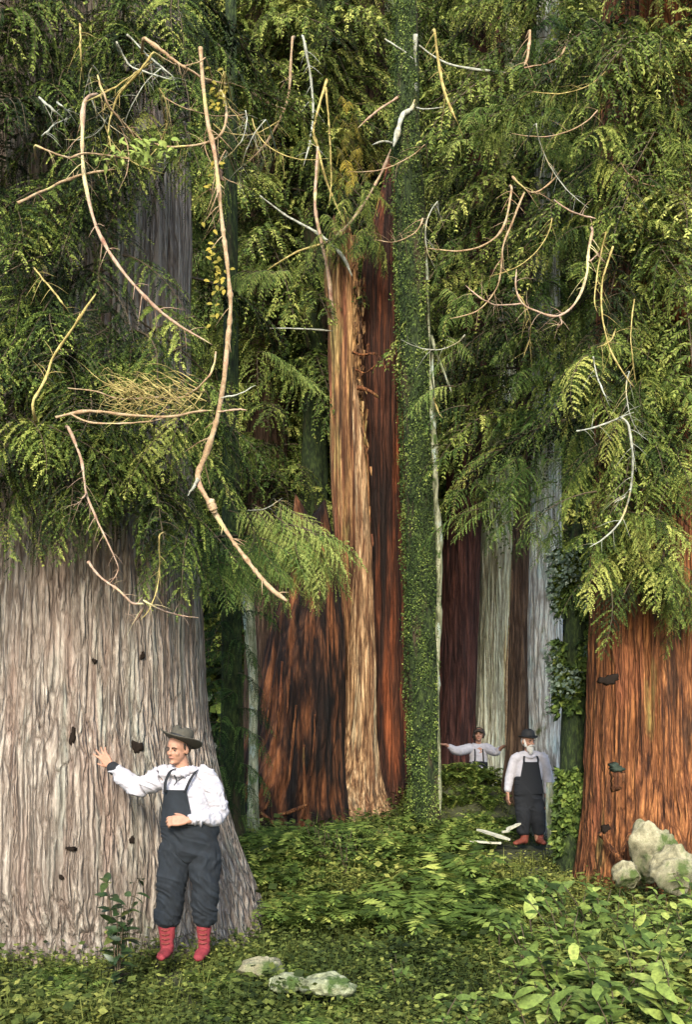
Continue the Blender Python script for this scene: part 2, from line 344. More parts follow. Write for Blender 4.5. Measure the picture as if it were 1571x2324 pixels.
def vine_geo(g, pts, w0, w1, d0, d1=None, seed=0, sides=8, wob=.12, n=None, back=0, twigs=0):
    """a branch or vine through picture points at a distance running d0 -> d1, thickness in picture px"""
    d1 = d0 if d1 is None else d1; m = len(pts); n = n or m*6; r = np.random.default_rng(seed)
    p2 = smooth(np.c_[np.array(pts, float), np.zeros(m)], n)[:, :2]
    f = np.linspace(0, 1, n); dd = d0+(d1-d0)*f+wob*np.sin(f*5+seed)
    p = np.array([P(a, b, c) for (a, b), c in zip(p2, dd)])
    if back: p = p+np.array([0, 1., 0])*(back*np.clip(1-f/.10, 0, 1)**1.5)[:, None]
    p += .012*np.stack([fbm(f*9+k*7, f*0, seed+k, 2)-.4 for k in range(3)], -1)
    wdt = .74*(w0+(w1-w0)*f)/F*dd/2*(.75+.5*vn(f*m*2, f*0, seed+5)+.35*(vn(f*m*5, f*0, seed+8) > .80))
    wdt[-4:] *= [.85, .7, .5, .3]; g.tube(p, wdt, sides, bump=.22)
    for k in range(int(twigs*m)):
        i = r.integers(n//8, n-2); t_ = p[min(i+1, n-1)]-p[i]; t_ /= np.linalg.norm(t_)+1e-9; e = r.standard_normal(3); e -= t_*np.dot(e, t_); e /= np.linalg.norm(e); l = r.uniform(.05, .22)*d0/8
        q = [p[i], p[i]+(t_*.5+e*.7)*l*.5, p[i]+(t_*.6+e*.9)*l+np.array([0, 0, -.25*l])]; g.tube(q, np.array([.35, .25, .08])*min(wdt[i], .016), 4, 5)
    return p

# --- the grey giant at the left, hand of the first man on it
GD = 9.3
rows = [(-420, 30, 395), (0, 0, 415), (400, -20, 432), (700, -30, 432), (1000, -50, 438), (1200, -65, 446), (1400, -85, 465), (1600, -105, 474), (1700, -125, 490), (1850, -160, 530), (1950, -200, 568), (2090, -250, 630), (2150, -280, 668)]
t = thing('giant_cedar', 'huge grey-brown cedar trunk that the man in the hat touches with his hand', 'tree', base_of(rows, GD, -.1))
tr = part('trunk', trunk_geo(rows, GD, 1, 640, 340, ridge=.052, rfreq=92, zfreq=.26, flat=.36, flute=.06, nfl=7, flare=.06), M['grey_bark'], t)
M['knot_shade'] = plain('painted_knot_shade', (.010, .007, .005), var=.4, spec=.05)  # near-black colour stands in for the shade inside uncarved knot holes
def surf(o, px, py):
    """the point of object o seen at picture point px, py"""
    bpy.context.view_layer.update(); mw = o.matrix_world.inverted(); a = mw @ cam.location.copy(); e = P(px, py, 10.)
    from mathutils import Vector
    b = mw @ Vector(e.tolist()); ok, loc, nr, _ = o.ray_cast(a, (b-a).normalized())
    return (np.array(o.matrix_world @ loc), np.array(nr)) if ok else (e, np.array([0, -1., 0]))
def knot(o, px, py, kw, kh, mat, parent, name, out=.004, label=None, lift=0):
    c, nr = surf(o, px, py); s = c[1]/F; c = c+np.array([0, -lift, 0]); nr = nr*[1, 1, 0]; nr /= np.linalg.norm(nr); sd_ = np.array([-nr[1], nr[0], 0]); g = Geo(); a = np.linspace(0, 2*math.pi, 22, endpoint=False); ir = 1+.22*np.sin(2*a+random.random()*6)+.16*np.sin(3*a+random.random()*6)+.14*np.sin(7*a+random.random()*6); v = []
    for k, e in ((1.15, -.04), (1.0, .3*out), (.75, .9*out), (.4, out), (.1, out*.9)): v.append([c+sd_*k*kw*s*math.cos(q)*w_+nr*e+np.array([0, 0, k*kh*s*math.sin(q)*w_]) for q, w_ in zip(a, ir)])
    g.rings(np.array(v), caps=True); return part(name, g, M[mat], parent, label)
for (kx, ky, kw, kh) in ((312, 1695, 11, 15), (165, 1672, 6, 20), (325, 1488, 5, 9), (215, 1500, 5, 6), (160, 1925, 10, 5), (300, 1905, 5, 10), (140, 1990, 6, 5)): knot(tr, kx, ky, kw, kh, 'knot_shade', t, 'knot', .012, None, .012)
gx = BASE[t][0]+.12
B = whorl(gx, GD, 3.7, 12.5, 120, 1.6, 2.1, .20, 3, 'near', 1.0, (190, 316), (-25, 10))
B = [b for b in B if not (5.0 < b[1][2] < 8.0 and 272 < b[2] < 350)]
for i in range(230):
    px, py = (rng.uniform(-60, 310), rng.uniform(-80, 1000)) if i < 140 else (rng.uniform(250, 450), rng.uniform(-80, 350)) if i < 195 else (rng.uniform(280, 450), rng.uniform(690, 1030)); B.append((('near', 'near')[i % 2], P(px, py, 7.75+.25*rng.random()), -90+rng.normal()*60, -25+rng.normal()*12, .30+.20*rng.random(), (.13 if px < 330 and py < 720 else .27)+.18*rng.normal()))  # upper-left boughs get a darker tint, imitating deep shade in the gaps
B += whorl(gx, GD, 3.2, 12, 24, 1.5, 2.2, .18, 4, 'fine', 1.0, (20, 190))
B += [('near', P(60, 960, 7.9), -70+i*13, -12, .5+.04*i, .34) for i in range(7)] + [('near', P(300+25*i, 830+12*(i % 3), 7.8), -60-20*i, -8, .34, .42) for i in range(5)]
for i in range(26):
    B.append(('near', P(100+15*i+rng.normal()*15, 1090+rng.normal()*60-(.3*abs(i-10)), 7.9+.2*rng.random()), -90+rng.normal()*45, -25+rng.normal()*10, .30+.14*rng.random(), .22+.14*rng.normal()))
crown(t, B, 'needle', 5)

# --- the broken red cedar in the middle
CD = 17.5
t = thing('broken_cedar', 'broken red cedar with golden bark and a pointed red heartwood spike in the middle', 'tree', (P(830, 1880, CD)[0], CD, 0.0))
brk = [(470, 756, 800), (570, 738, 822), (700, 744, 826), (900, 750, 830), (1100, 752, 840), (1300, 764, 846), (1500, 776, 852), (1650, 766, 854), (1750, 742, 858), (1830, 708, 866), (1880, 682, 882), (1905, 664, 892)]
part('bark_column', trunk_geo(brk, CD-.45, 21, 220, 320, ridge=.12, rfreq=22, zfreq=.30, flute=.16, nfl=5, jag=1.3, flare=.30), M['gold_bark'], t)
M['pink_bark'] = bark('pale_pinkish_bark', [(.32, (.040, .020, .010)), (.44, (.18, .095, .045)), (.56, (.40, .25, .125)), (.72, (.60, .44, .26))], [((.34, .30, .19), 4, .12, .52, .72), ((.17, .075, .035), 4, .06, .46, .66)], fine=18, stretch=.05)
but = [(820, 800, 812), (1000, 806, 830), (1180, 808, 840), (1300, 803, 848), (1500, 790, 855), (1650, 776, 855), (1740, 752, 856), (1810, 722, 862), (1860, 694, 872), (1900, 668, 886)]
part('buttress', trunk_geo(but, CD-.80, 24, 170, 260, ridge=.10, rfreq=16, zfreq=.5, flute=.16, nfl=5, jag=1.2, flare=.25), M['pink_bark'], t)
hrt = [(352, 883, 890), (400, 872, 896), (480, 852, 902), (580, 826, 906), (700, 812, 909), (900, 810, 915), (1100, 815, 922), (1300, 822, 928), (1500, 828, 933), (1750, 822, 938), (1900, 800, 950)]
part('heartwood', trunk_geo(hrt, CD, 22, 160, 280, ridge=.09, rfreq=18, zfreq=.25, flute=.12, nfl=4, flare=.08), M['red_wood'], t)
g = Geo()                                                # red outer sliver of wood down the right edge
vine_geo(g, [(889, 372), (903, 520), (908, 700), (912, 860), (915, 1000), (919, 1130), (922, 1200)], 6, 9, CD-.42, CD-.5, 3, 7, .02); part('wood_sliver', g, M['orange_bark'], t)
g = Geo(); r = np.random.default_rng(5)                  # torn chunky bark along the seam
for i in range(260):
    py = 540+760*r.random(); px = 808+.024*(py-560)+r.normal()*8; c = P(px, py, CD-.66+.07*r.normal()); k = r.uniform(.008, .022); L = r.uniform(.04, .20); tl = r.normal()*.22; ax = np.array([math.sin(tl), -.25*r.random(), -math.cos(tl)])
    sd_ = np.array([math.cos(tl), r.normal()*.6, math.sin(tl)]); u_ = np.cross(ax, sd_)
    g.rings(np.array([[c+ax*L*f+sd_*k*w_*a+u_*k*.5*w_*e for a, e in ((-1, -1), (1, -1), (1, 1), (-1, 1))] for f, w_ in ((-.3, 1), (.2, .9), (.6, .6), (1, .1))]), caps=True)
part('torn_bark', g, M['gold_bark'], t, smooth_=False)
for k, (pp, w0, w1, m) in enumerate([
    ([(722, 335), (716, 420), (716, 480), (730, 550), (745, 620), (757, 730)], 8, 11, 'pink_branch'),
    ([(724, 345), (740, 410), (765, 470), (778, 500)], 7, 5, 'gold_branch'),
    ([(894, 325), (870, 385), (835, 450), (800, 500), (760, 540), (728, 556)], 8, 9, 'pink_branch'),
    ([(590, 445), (650, 490), (720, 530), (775, 578), (800, 628)], 4, 11, 'grey_branch'),
    ([(738, 553), (680, 570), (640, 592), (605, 615)], 8, 4, 'gold_branch'),
    ([(605, 745), (690, 747), (755, 752)], 3, 6, 'grey_branch'),
    ([(742, 182), (722, 250), (712, 300), (724, 350), (720, 420)], 8, 7, 'gold_branch'),
    ([(740, 200), (748, 300), (752, 400), (748, 470)], 6, 4, 'gold_branch')]):
    g = Geo(); vine_geo(g, pp, w0, w1, CD-.85, CD-.8, 60+k); part('branch', g, M[m], t)
for k, (pp, w) in enumerate([([(800, 800), (822, 806), (852, 803), (866, 820), (876, 838)], 8), ([(836, 780), (835, 800), (850, 806)], 6), ([(806, 838), (830, 846), (858, 825)], 6), ([(812, 880), (840, 888), (862, 905)], 14), ([(880, 835), (884, 800), (886, 770)], 4)]):
    g = Geo(); vine_geo(g, pp, w, w*.7, CD-.95, CD-1.05, 80+k, wob=.04); part('dead_stub', g, M['orange_bark'], t)
B = []; r = np.random.default_rng(6)
for i in range(26): B.append((('weep', 'fine')[i % 2], P(725+120*r.random(), 400+150*r.random(), CD-1.0-.3*r.random()), -90+r.normal()*70, -30, .22+.12*r.random(), .42+.15*r.normal()))
crown(t, B, 'needle', 7)

# --- charred stump against its left side
SD = 16.3
st = [(1120, 670, 742), (1250, 645, 765), (1400, 616, 780), (1460, 602, 782), (1600, 576, 782), (1700, 548, 774), (1780, 518, 758), (1840, 486, 746), (1890, 450, 744)]
t = thing('burnt_stump', 'charred dark red stump with orange slivers, left of the broken cedar', 'stump', base_of(st, SD))
part('trunk', trunk_geo(st, SD, 33, 240, 240, ridge=.10, rfreq=18, zfreq=.55, flute=.20, nfl=7, jag=.9, flare=.26), M['burnt'], t)
for k, (pp, w0, w1) in enumerate([([(562, 1818), (590, 1842), (615, 1862), (640, 1905)], 14, 8), ([(548, 1830), (556, 1855), (566, 1885)], 11, 6), ([(602, 1835), (612, 1812), (612, 1795)], 9, 4), ([(632, 1850), (668, 1838), (704, 1822)], 16, 8), ([(575, 1760), (548, 1820), (515, 1862), (480, 1890)], 26, 12), ([(470+50, 1882), (540, 1868), (562, 1878)], 4, 3)]):
    g = Geo(); vine_geo(g, pp, w0, w1, SD-.95, SD-1.1, 40+k, wob=.03); part('root', g, M['orange_bark'], t)
for k, (pp, w) in enumerate([([(640, 1500), (636, 1590), (630, 1660)], 14), ([(618, 1560), (606, 1640)], 8), ([(672, 1600), (664, 1690), (655, 1780)], 13), ([(715, 1620), (712, 1700), (706, 1760)], 9), ([(690, 1690), (690, 1750), (694, 1850)], 16), ([(655, 1540), (652, 1620)], 8)]):
    g = Geo(); vine_geo(g, pp, w*.4, w, SD-.84, SD-.95, 50+k, wob=.02); part('splinter', g, M['orange_bark'], t)

# --- slender mossy tree
MD = 15.2
ms = [(-300, 905, 940), (300, 893, 954), (450, 897, 965), (700, 905, 976), (1000, 915, 984), (1400, 925, 996), (1700, 930, 1000), (1860, 932, 1004), (1890, 926, 1010)]
t = thing('mossy_tree', 'straight slender tree furred with green moss and pale down its right edge', 'tree', base_of(ms, MD))
part('trunk', trunk_geo(ms, MD, 41, 70, 200, ridge=.02, rfreq=10, zfreq=1.4, flute=.05), M['moss_bark'], t)
g = Geo(); vine_geo(g, [(905, 270), (925, 360), (945, 440), (960, 560), (966, 700), (974, 850), (984, 1000), (988, 1150), (996, 1230), (996, 1330), (990, 1500), (992, 1700), (998, 1855)], 21, 24, MD-.085, MD-.085, 4, 10, .003, 70); part('bare_wood', g, M['pale_strip'], t)
lg = Geo(); r = np.random.default_rng(8)                # moss tufts and ivy leaves
def leaf_scatter(lg, pos, nrm, size, r, tint, droop=.5):
    n = len(pos); d = nrm*(.5)+np.array([0, 0, -droop])+.5*r.standard_normal((n, 3)); d /= np.linalg.norm(d, axis=1)[:, None]
    wv = np.cross(d, nrm+.6*r.standard_normal((n, 3))); wv /= np.linalg.norm(wv, axis=1)[:, None]+1e-9
    ln = size*(.6+.8*r.random(n))[:, None]; wv = wv*ln*.33
    lg.quads(np.stack([pos, pos+d*ln*.45+wv, pos+d*ln, pos+d*ln*.45-wv], 1), np.clip(tint+.2*r.standard_normal(n), 0, 1))
n = 26000; py = r.uniform(-250, 1870, n); rws = np.array(ms, float)
xl = np.interp(py, rws[:, 0], rws[:, 1]); xr = np.interp(py, rws[:, 0], rws[:, 2]); th = r.uniform(R(150), R(312), n)
rad = (xr-xl)/2/F*MD; xc = ((xl+xr)/2-CX)/F*MD
nrm = np.stack([np.cos(th), np.sin(th), 0*th], -1); pos = np.stack([xc+rad*np.cos(th), MD+rad*np.sin(th), CZ+(HY-py)/F*MD], -1)
mk = fbm(py*.012, th*2.2, 15, 3) > .28; leaf_scatter(lg, (pos+nrm*(.05+.30*np.clip(fbm(py*.025, th*3.5, 25, 3)-.42, 0, 1))[:, None]*r.random((n, 1)))[mk], nrm[mk], .028, r, (.36+.7*(vn(py*.03, th*3, 3)-.5))[mk])
part('moss', lg, M['leaf'], t, smooth_=False)
for k, (pp, w0, w1, m) in enumerate([
    ([(944, 80), (941, 150), (938, 240), (915, 262), (903, 300), (893, 335)], 13, 16, 'grey_branch'),
    ([(942, 150), (918, 208), (872, 242), (838, 268), (812, 292)], 8, 6, 'pink_branch'),
    ([(952, 105), (1000, 138), (1060, 156), (1152, 166)], 5, 7, 'grey_branch'),
    ([(938, 244), (970, 249), (1008, 244)], 4, 4, 'grey_branch'),
    ([(874, 90), (905, 110), (938, 135)], 5, 6, 'grey_branch'),
    ([(979, 762), (990, 800), (1010, 850), (1026, 892)], 11, 5, 'pale_strip'),
    ([(984, 770), (982, 830), (988, 900)], 7, 4, 'pale_strip'),
    ([(985, 905), (995, 935), (1006, 950)], 6, 4, 'gold_branch'),
    ([(898, 330), (872, 322), (845, 330)], 9, 5, 'grey_branch')]):
    g = Geo(); vine_geo(g, pp, w0, w1, MD-.15, MD-.3, 100+k); part('branch', g, M[m], t)

# --- trees behind at the right
def simple_tree(name, label, rows, d, mat, seed, crown_spec=None, cmat='needle', **kw):
    t = thing(name, label, 'tree', base_of(rows, d))
    part('trunk', trunk_geo(rows, d, seed, **kw), M[mat], t)
    if crown_spec: crown(t, crown_spec, cmat, seed+1)
    return t
A = [(-400, 1075, 1150), (300, 1055, 1140), (800, 1030, 1118), (1240, 1004, 1092), (1500, 996, 1086), (1660, 990, 1082), (1800, 975, 1088)]
ta = simple_tree('maroon_cedar', 'dark maroon trunk just right of the slender mossy tree', A, 21.5, 'maroon_bark', 111,
    whorl(P(1080, 0, 21.5)[0], 21.5, 6.6, 18, 60, 2.6, 2.4, .30, 12, 'weep', .35, (180, 370)), nth=90, nz=160, ridge=.06, rfreq=12, flute=.12)
Bp = [(-400, 1120, 1185), (500, 1100, 1178), (1100, 1090, 1172), (1300, 1084, 1170), (1500, 1076, 1164), (1660, 1070, 1158), (1800, 1055, 1165)]
tb = simple_tree('pale_cedar', 'pale grey-green ribbed trunk with a cream right edge, behind the man with spread arms', Bp, 22.6, 'pale_bark', 121,
    whorl(P(1130, 0, 22.6)[0], 22.6, 7.4, 19, 46, 2.2, 2.2, .38, 14, 'fine', .35, (170, 370)), nth=140, nz=160, ridge=.06, rfreq=20, zfreq=.25, flute=.08)
g = Geo(); vine_geo(g, [(1173, 1030), (1170, 1150), (1166, 1260), (1160, 1400), (1152, 1520), (1150, 1640), (1148, 1700)], 8, 13, 21.6, 21.6, 7, 7, .02); part('bare_wood', g, M['tan_branch'], tb)
Cc = [(-400, 1185, 1215), (900, 1172, 1208), (1200, 1166, 1206), (1500, 1156, 1202), (1700, 1150, 1206), (1850, 1128, 1220), (1900, 1110, 1235)]
tc = simple_tree('brown_fir', 'narrow dark brown trunk right behind the man in the bowler hat', Cc, 17.0, 'dark_bark', 131,
    whorl(P(1190, 0, 17)[0], 17, 7.0, 16, 54, 2.2, 2.0, .42, 16, 'fine', .1, (150, 390)), nth=60, nz=150, ridge=.04, rfreq=9, flute=.10)
Dd = [(-400, 1225, 1268), (900, 1208, 1272), (1200, 1202, 1274), (1500, 1198, 1276), (1700, 1200, 1278), (1850, 1195, 1285), (1920, 1185, 1300)]
td = simple_tree('lichened_tree', 'grey trunk blotched with pale lichen to the right of the bowler hat', Dd, 15.9, 'lichen_bark', 141,
    whorl(P(1240, 0, 15.9)[0], 15.9, 6.2, 15, 72, 2.3, 2.0, .46, 18, 'weep', .2, (170, 390)), nth=90, nz=160, ridge=.04, rfreq=14, flute=.08)
Gg = [(1190, 1300, 1322), (1300, 1285, 1338), (1600, 1276, 1338), (1800, 1270, 1336), (1950, 1262, 1340), (2010, 1250, 1350)]
tg_ = simple_tree('ivied_trunk', 'dark mossy trunk hung with grey-green leaves, against the left side of the orange cedar', Gg, 12.6, 'moss_bark', 151, None, nth=60, nz=140, ridge=.03, rfreq=10, flute=.1)
lg = Geo(); r = np.random.default_rng(18); n = 7000; py = 1250+700*r.random(n)**1.1; ct = (1305-CX)/F*12.6; th = r.uniform(R(170), R(370), n)
nrm = np.stack([np.cos(th), np.sin(th), 0*th], -1); z = CZ+(HY-py)/F*12.6
bl = vn(z*3, th*1.4, 9); pos = np.stack([ct+.17*np.cos(th)*(1+.5*bl), 12.6+.17*np.sin(th)*(1+.5*bl), z], -1)
leaf_scatter(lg, pos[bl > .42], nrm[bl > .42], .09, r, .30+.5*(bl[bl > .42]-.5)); part('foliage', lg, M['leaf'], tg_, smooth_=False)
lg = Geo(); k = (bl > .55) & (py < 1620); pos2 = pos[k]+.10*nrm[k]; k2 = r.random(len(pos2)) < .55; leaf_scatter(lg, pos2[k2], nrm[k][k2], .06, r, .45)
M['grey_leaf'] = leafm('grey_green_leaf', [(0, (.03, .045, .03)), (.5, (.10, .14, .10)), (1, (.28, .33, .28))], trans=.2)
part('lichen', lg, M['grey_leaf'], tg_, smooth_=False)
ED = 11.9
Ee = [(-500, 1380, 1640), (600, 1360, 1620), (1100, 1348, 1610), (1400, 1340, 1612), (1600, 1334, 1618), (1750, 1330, 1632), (1850, 1326, 1655), (1950, 1316, 1690), (2000, 1306, 1710)]
te = simple_tree('orange_cedar', 'broad orange-red cedar trunk with a dark knot hole at the right edge', Ee, ED, 'orange_bark', 161, None, nth=380, nz=280, ridge=.085, rfreq=46, zfreq=.5, flute=.06, flare=.06)
ex = P(1480, 0, ED)[0]
B = whorl(ex, ED, 4.7, 12.5, 66, 1.6, 2.0, .40, 19, 'weep', .55, (228, 305), (-20, 8)) + whorl(ex, ED, 3.6, 12, 24, 1.6, 2.0, .3, 20, 'fine', .6, (-20, 150))
for i in range(190): B.append((('near', 'fine')[i % 2], P(1335+240*r.random(), 30+1290*r.random()**.8, ED-.85-.5*r.random()), -95+r.normal()*65, -25+r.normal()*12, .28+.17*r.random(), .38+.20*r.normal()))
for i in range(40): B.append(('near', P(1345+i*6+rng.normal()*8, 1190+4.6*i+rng.normal()*35, ED-.8), -95+rng.normal()*40, -35, .20+.12*rng.random(), .44+.14*rng.normal()))
crown(te, B, 'needle', 23)
etr = te.children[0]
knot(etr, 1384, 1542, 20, 11, 'knot_shade', te, 'knot_hole'); knot(etr, 1376, 1880, 8, 10, 'knot_shade', te, 'knot_hole')
knot(etr, 1400, 1768, 17, 20, 'orange_bark', te, 'burl', .05, 'bulging reddish burl', .035)
M['blue_moss'] = plain('blue_grey_moss', (.022, .030, .022), var=.5, spec=.05)
knot(etr, 1397, 1742, 17, 9, 'blue_moss', te, 'moss_cap', .05, None, .05)
g = Geo(); vine_geo(g, [(1362, 1890), (1385, 1920), (1412, 1955), (1430, 1990)], 16, 12, ED-.75, ED-.85, 7); part('root', g, M['orange_bark'], te)
g = Geo(); vine_geo(g, [(1440, 1880), (1415, 1930), (1395, 1990)], 14, 10, ED-.75, ED-.85, 9); part('root', g, M['orange_bark'], te)

# --- hemlocks at the left and behind
L2 = [(-500, 512, 535), (600, 508, 540), (1200, 505, 545), (1600, 500, 550), (1900, 490, 560)]
B = []; r = np.random.default_rng(4)
for i in range(44):
    px = 560+180*r.random(); py = 1120+.35*(px-560)+190*r.random()*(1-.5*(px-560)/200)
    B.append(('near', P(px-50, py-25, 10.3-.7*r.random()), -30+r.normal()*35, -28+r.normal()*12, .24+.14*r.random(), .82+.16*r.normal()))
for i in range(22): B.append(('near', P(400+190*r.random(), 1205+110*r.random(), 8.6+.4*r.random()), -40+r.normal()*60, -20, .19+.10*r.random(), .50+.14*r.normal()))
B += whorl(P(520, 0, 12.6)[0], 12.6, .4, 4.2, 44, .55, .95, .14, 39, 'weep', .1, (170, 340))
for i in range(7): B.append(('near', P(585+10*i, 800+8*i, 10.2+.1*r.random()), -10+r.normal()*15, -14, .22, .74))
for i in range(9): B.append(('near', P(560+12*i, 612+6*r.random(), 11+.2*r.random()), -150+r.normal()*30, -25, .23, .8))
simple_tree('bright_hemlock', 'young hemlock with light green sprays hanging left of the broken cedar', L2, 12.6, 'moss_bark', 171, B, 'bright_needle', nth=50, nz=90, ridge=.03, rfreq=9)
L3 = [(-600, 570, 640), (600, 560, 650), (1200, 560, 655), (1900, 545, 670)]
B = whorl(P(605, 0, 19.6)[0], 19.6, 5.6, 17.5, 130, 2.6, 2.4, .42, 31, 'weep', .25, (0, 360)) + whorl(P(605, 0, 19.6)[0], 19.6, 6, 18, 60, 2.2, 2.6, .52, 32, 'fine', .25, (180, 360))
simple_tree('dark_hemlock', 'dark green hemlock rising between the two biggest cedars', L3, 19.6, 'dark_bark', 181, B, nth=60, nz=90, ridge=.04, rfreq=10)
L4 = [(-600, 690, 745), (600, 688, 742), (1000, 686, 745), (1400, 680, 750), (1900, 670, 760)]
simple_tree('mossy_fir', 'dark green-tinged trunk standing close behind the golden bark', L4, 18.8, 'moss_bark', 191, whorl(P(715, 0, 18.8)[0], 18.8, 8.3, 18, 70, 2.2, 2.2, .36, 33, 'weep', .2, (0, 360)), nth=60, nz=90, ridge=.05, rfreq=9)
L5 = [(-800, 800, 870), (600, 790, 880), (1900, 780, 890)]
B = whorl(P(835, 0, 21)[0], 21, 9.5, 20, 90, 2.6, 2.4, .36, 35, 'weep', .3, (0, 360))
t5 = simple_tree('tall_hemlock', 'tall hemlock behind the broken cedar with golden sprays at the top', L5, 21, 'dark_bark', 201, B, nth=60, nz=90, ridge=.05, rfreq=10)
B = []; r = np.random.default_rng(9)
for i in range(20): B.append(('near', P(800+r.normal()*32, 215+r.random()*200, 16.0+.5*r.random()), -90+r.normal()*70, -40, .13+.09*r.random(), .40+.2*r.normal()))
crown(t5, B, 'gold_needle', 36, 'golden_spray')
R2 = [(-600, 1140, 1215), (600, 1130, 1220), (1900, 1110, 1240)]
B = whorl(P(1180, 0, 25)[0], 25, 10, 24, 70, 2.8, 2.6, .36, 37, 'weep', .3, (0, 360))
simple_tree('red_brown_fir', 'red-brown trunk glimpsed through the boughs above the man in the bowler hat', R2, 25, 'maroon_bark', 211, B, nth=60, nz=90, ridge=.05, rfreq=10)
B = []; r = np.random.default_rng(12)                   # arching boughs in a lighter leaf tint at the upper right, on the lichened tree
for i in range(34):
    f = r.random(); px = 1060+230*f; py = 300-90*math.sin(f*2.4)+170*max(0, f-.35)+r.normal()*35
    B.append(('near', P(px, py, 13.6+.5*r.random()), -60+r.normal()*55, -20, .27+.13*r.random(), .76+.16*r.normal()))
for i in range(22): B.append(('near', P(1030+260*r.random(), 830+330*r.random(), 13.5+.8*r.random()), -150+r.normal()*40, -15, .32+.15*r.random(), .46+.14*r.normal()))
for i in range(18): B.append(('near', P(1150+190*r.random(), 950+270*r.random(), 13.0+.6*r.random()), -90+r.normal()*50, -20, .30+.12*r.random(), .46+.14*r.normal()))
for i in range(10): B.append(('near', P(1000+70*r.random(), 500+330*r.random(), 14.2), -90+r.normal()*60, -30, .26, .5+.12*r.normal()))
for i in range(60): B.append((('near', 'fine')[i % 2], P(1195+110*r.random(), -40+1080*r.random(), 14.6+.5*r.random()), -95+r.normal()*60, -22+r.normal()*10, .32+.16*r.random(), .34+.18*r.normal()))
crown(td, B, 'bright_needle', 38, 'bright_boughs')

# --- far wood: individual trees from two originals
def far_tree(seed):
    t = thing('far_conifer', 'x', 'tree', (0, 0, 0), 'conifers in the far wood'); h = 24
    g = Geo(); g.tube([(0, 0, -2), (0, 0, 2), (.1, 0, 12), (0, 0, h)], [.5, .42, .3, .05], 12, 40, bump=.12); part('trunk', g, M['dark_bark'], t)
    crown(t, whorl(0, 0, 2.6, h, 150, 3.6, 1.6, .33, seed, 'far', .2, (0, 360), (-20, 10)), 'needle', seed); return t
ft = [far_tree(300), far_tree(301)]
FLAB = 'dark conifer standing in the far wood behind the big trunks'
spots = []
r = np.random.default_rng(77)
for row, (yy, nx, half) in enumerate([(24.5, 9, 13), (28, 10, 15), (33, 11, 18), (38, 12, 21)]):
    for i in range(nx): spots.append((-half+2*half*(i+.5+.5*(r.random()-.5))/nx, yy+r.normal()*.9))
spots = [s for s in spots if not (s[1] < 26.5 and -.5 < s[0] < 7.5)]
for i, (x, y) in enumerate(spots):
    if i < 2: o = ft[i]
    else:
        src = ft[i % 2]; o = src.copy(); COL.objects.link(o)
        for ch in src.children:
            c = ch.copy(); COL.objects.link(c); c.parent = o
    o['label'] = FLAB; s = r.uniform(.85, 1.2)
    o.location = (x, y, float(ground_z(x, y))); o.rotation_euler = (0, 0, r.uniform(0, 6.28)); o.scale = (s, s, s)

# ------------------------------------------------------------------ hanging branches and vines
def vine(name, label, cat, segs, mat, d0, d1=None, seed=0, group=None):
    """segs: (points, width at start, width at end); the first is the main stem"""
    p0 = P(*segs[0][0][0], d0); t = None
    if len(segs) == 1:
        g = Geo(); vine_geo(g, segs[0][0], segs[0][1], segs[0][2], d0, d1, seed, back=.2, twigs=2.2); return solo(name, g, M[mat], label, cat, p0, group)
    t = thing(name, label, cat, p0, group)
    for k, s in enumerate(segs):
        g = Geo(); vine_geo(g, s[0], s[1], s[2], s[3] if len(s) > 3 else d0, s[4] if len(s) > 4 else d1, seed+k, back=.2 if k == 0 else 0, twigs=2.0); part('stem' if k == 0 else 'side_branch', g, M[mat], t)
    return t
VG = 'bare hanging branches'
vine('hanging_branch', 'long tan branch sweeping down in a curve across the dark upper left trunk', 'branch', [([(203, 172), (191, 232), (186, 330), (190, 400), (206, 470), (226, 530), (266, 600), (330, 675), (400, 735), (482, 783)], 12, 8)], 'pink_branch', 6.5, 6.6, 1, VG)
vine('hanging_branch', 'thin greenish stem dropping straight from the top edge at the upper left', 'branch', [([(182, 40), (183, 120), (190, 185)], 6, 4)], 'gold_branch', 6.5, 6.5, 2, VG)
vine('hanging_branch', 'thin branch slanting down right to the bright leaf cluster at upper left', 'branch', [([(215, 150), (230, 200), (250, 245), (290, 290), (330, 325)], 7, 5)], 'tan_branch', 6.6, 6.7, 3, VG)
vine('hanging_branch', 'pale forked branch curving down in a bow left of the leaf cluster', 'branch', [([(362, 98), (320, 160), (270, 215), (250, 270), (247, 310), (255, 345)], 8, 5), ([(345, 140), (310, 165), (250, 205), (192, 234)], 6, 5)], 'gold_branch', 6.7, 6.6, 4, VG)
vine('hanging_branch', 'pair of thin grey branches crossing near the top edge at left', 'branch', [([(258, 80), (290, 145), (330, 165), (395, 184)], 6, 3), ([(290, 80), (345, 135), (402, 182)], 6, 4)], 'grey_branch', 6.8, 6.8, 6, VG)
vine('hanging_branch', 'thick pale branch running down right from the top edge to the loop', 'branch', [([(310, 72), (385, 130), (430, 160), (465, 180), (516, 192)], 11, 7)], 'tan_branch', 6.6, 7.0, 8, VG)
vine('hanging_branch', 'pale branch bent into a loop beside the crooked stem at upper left', 'branch', [([(488, 186), (510, 225), (514, 270), (500, 308), (465, 326), (400, 335), (352, 328)], 8, 5)], 'tan_branch', 7.0, 6.9, 9, VG)
v8 = vine('leafy_branch', 'sagging branch with a cluster of bright leaves at the left edge', 'branch', [([(60, 318), (97, 338), (130, 352), (160, 358), (190, 350), (240, 352), (300, 362)], 7, 4), ([(40, 462), (95, 435), (150, 410), (200, 395), (260, 384)], 8, 6)], 'tan_branch', 6.4, 6.6, 10)
lg = Geo(); r = np.random.default_rng(3)
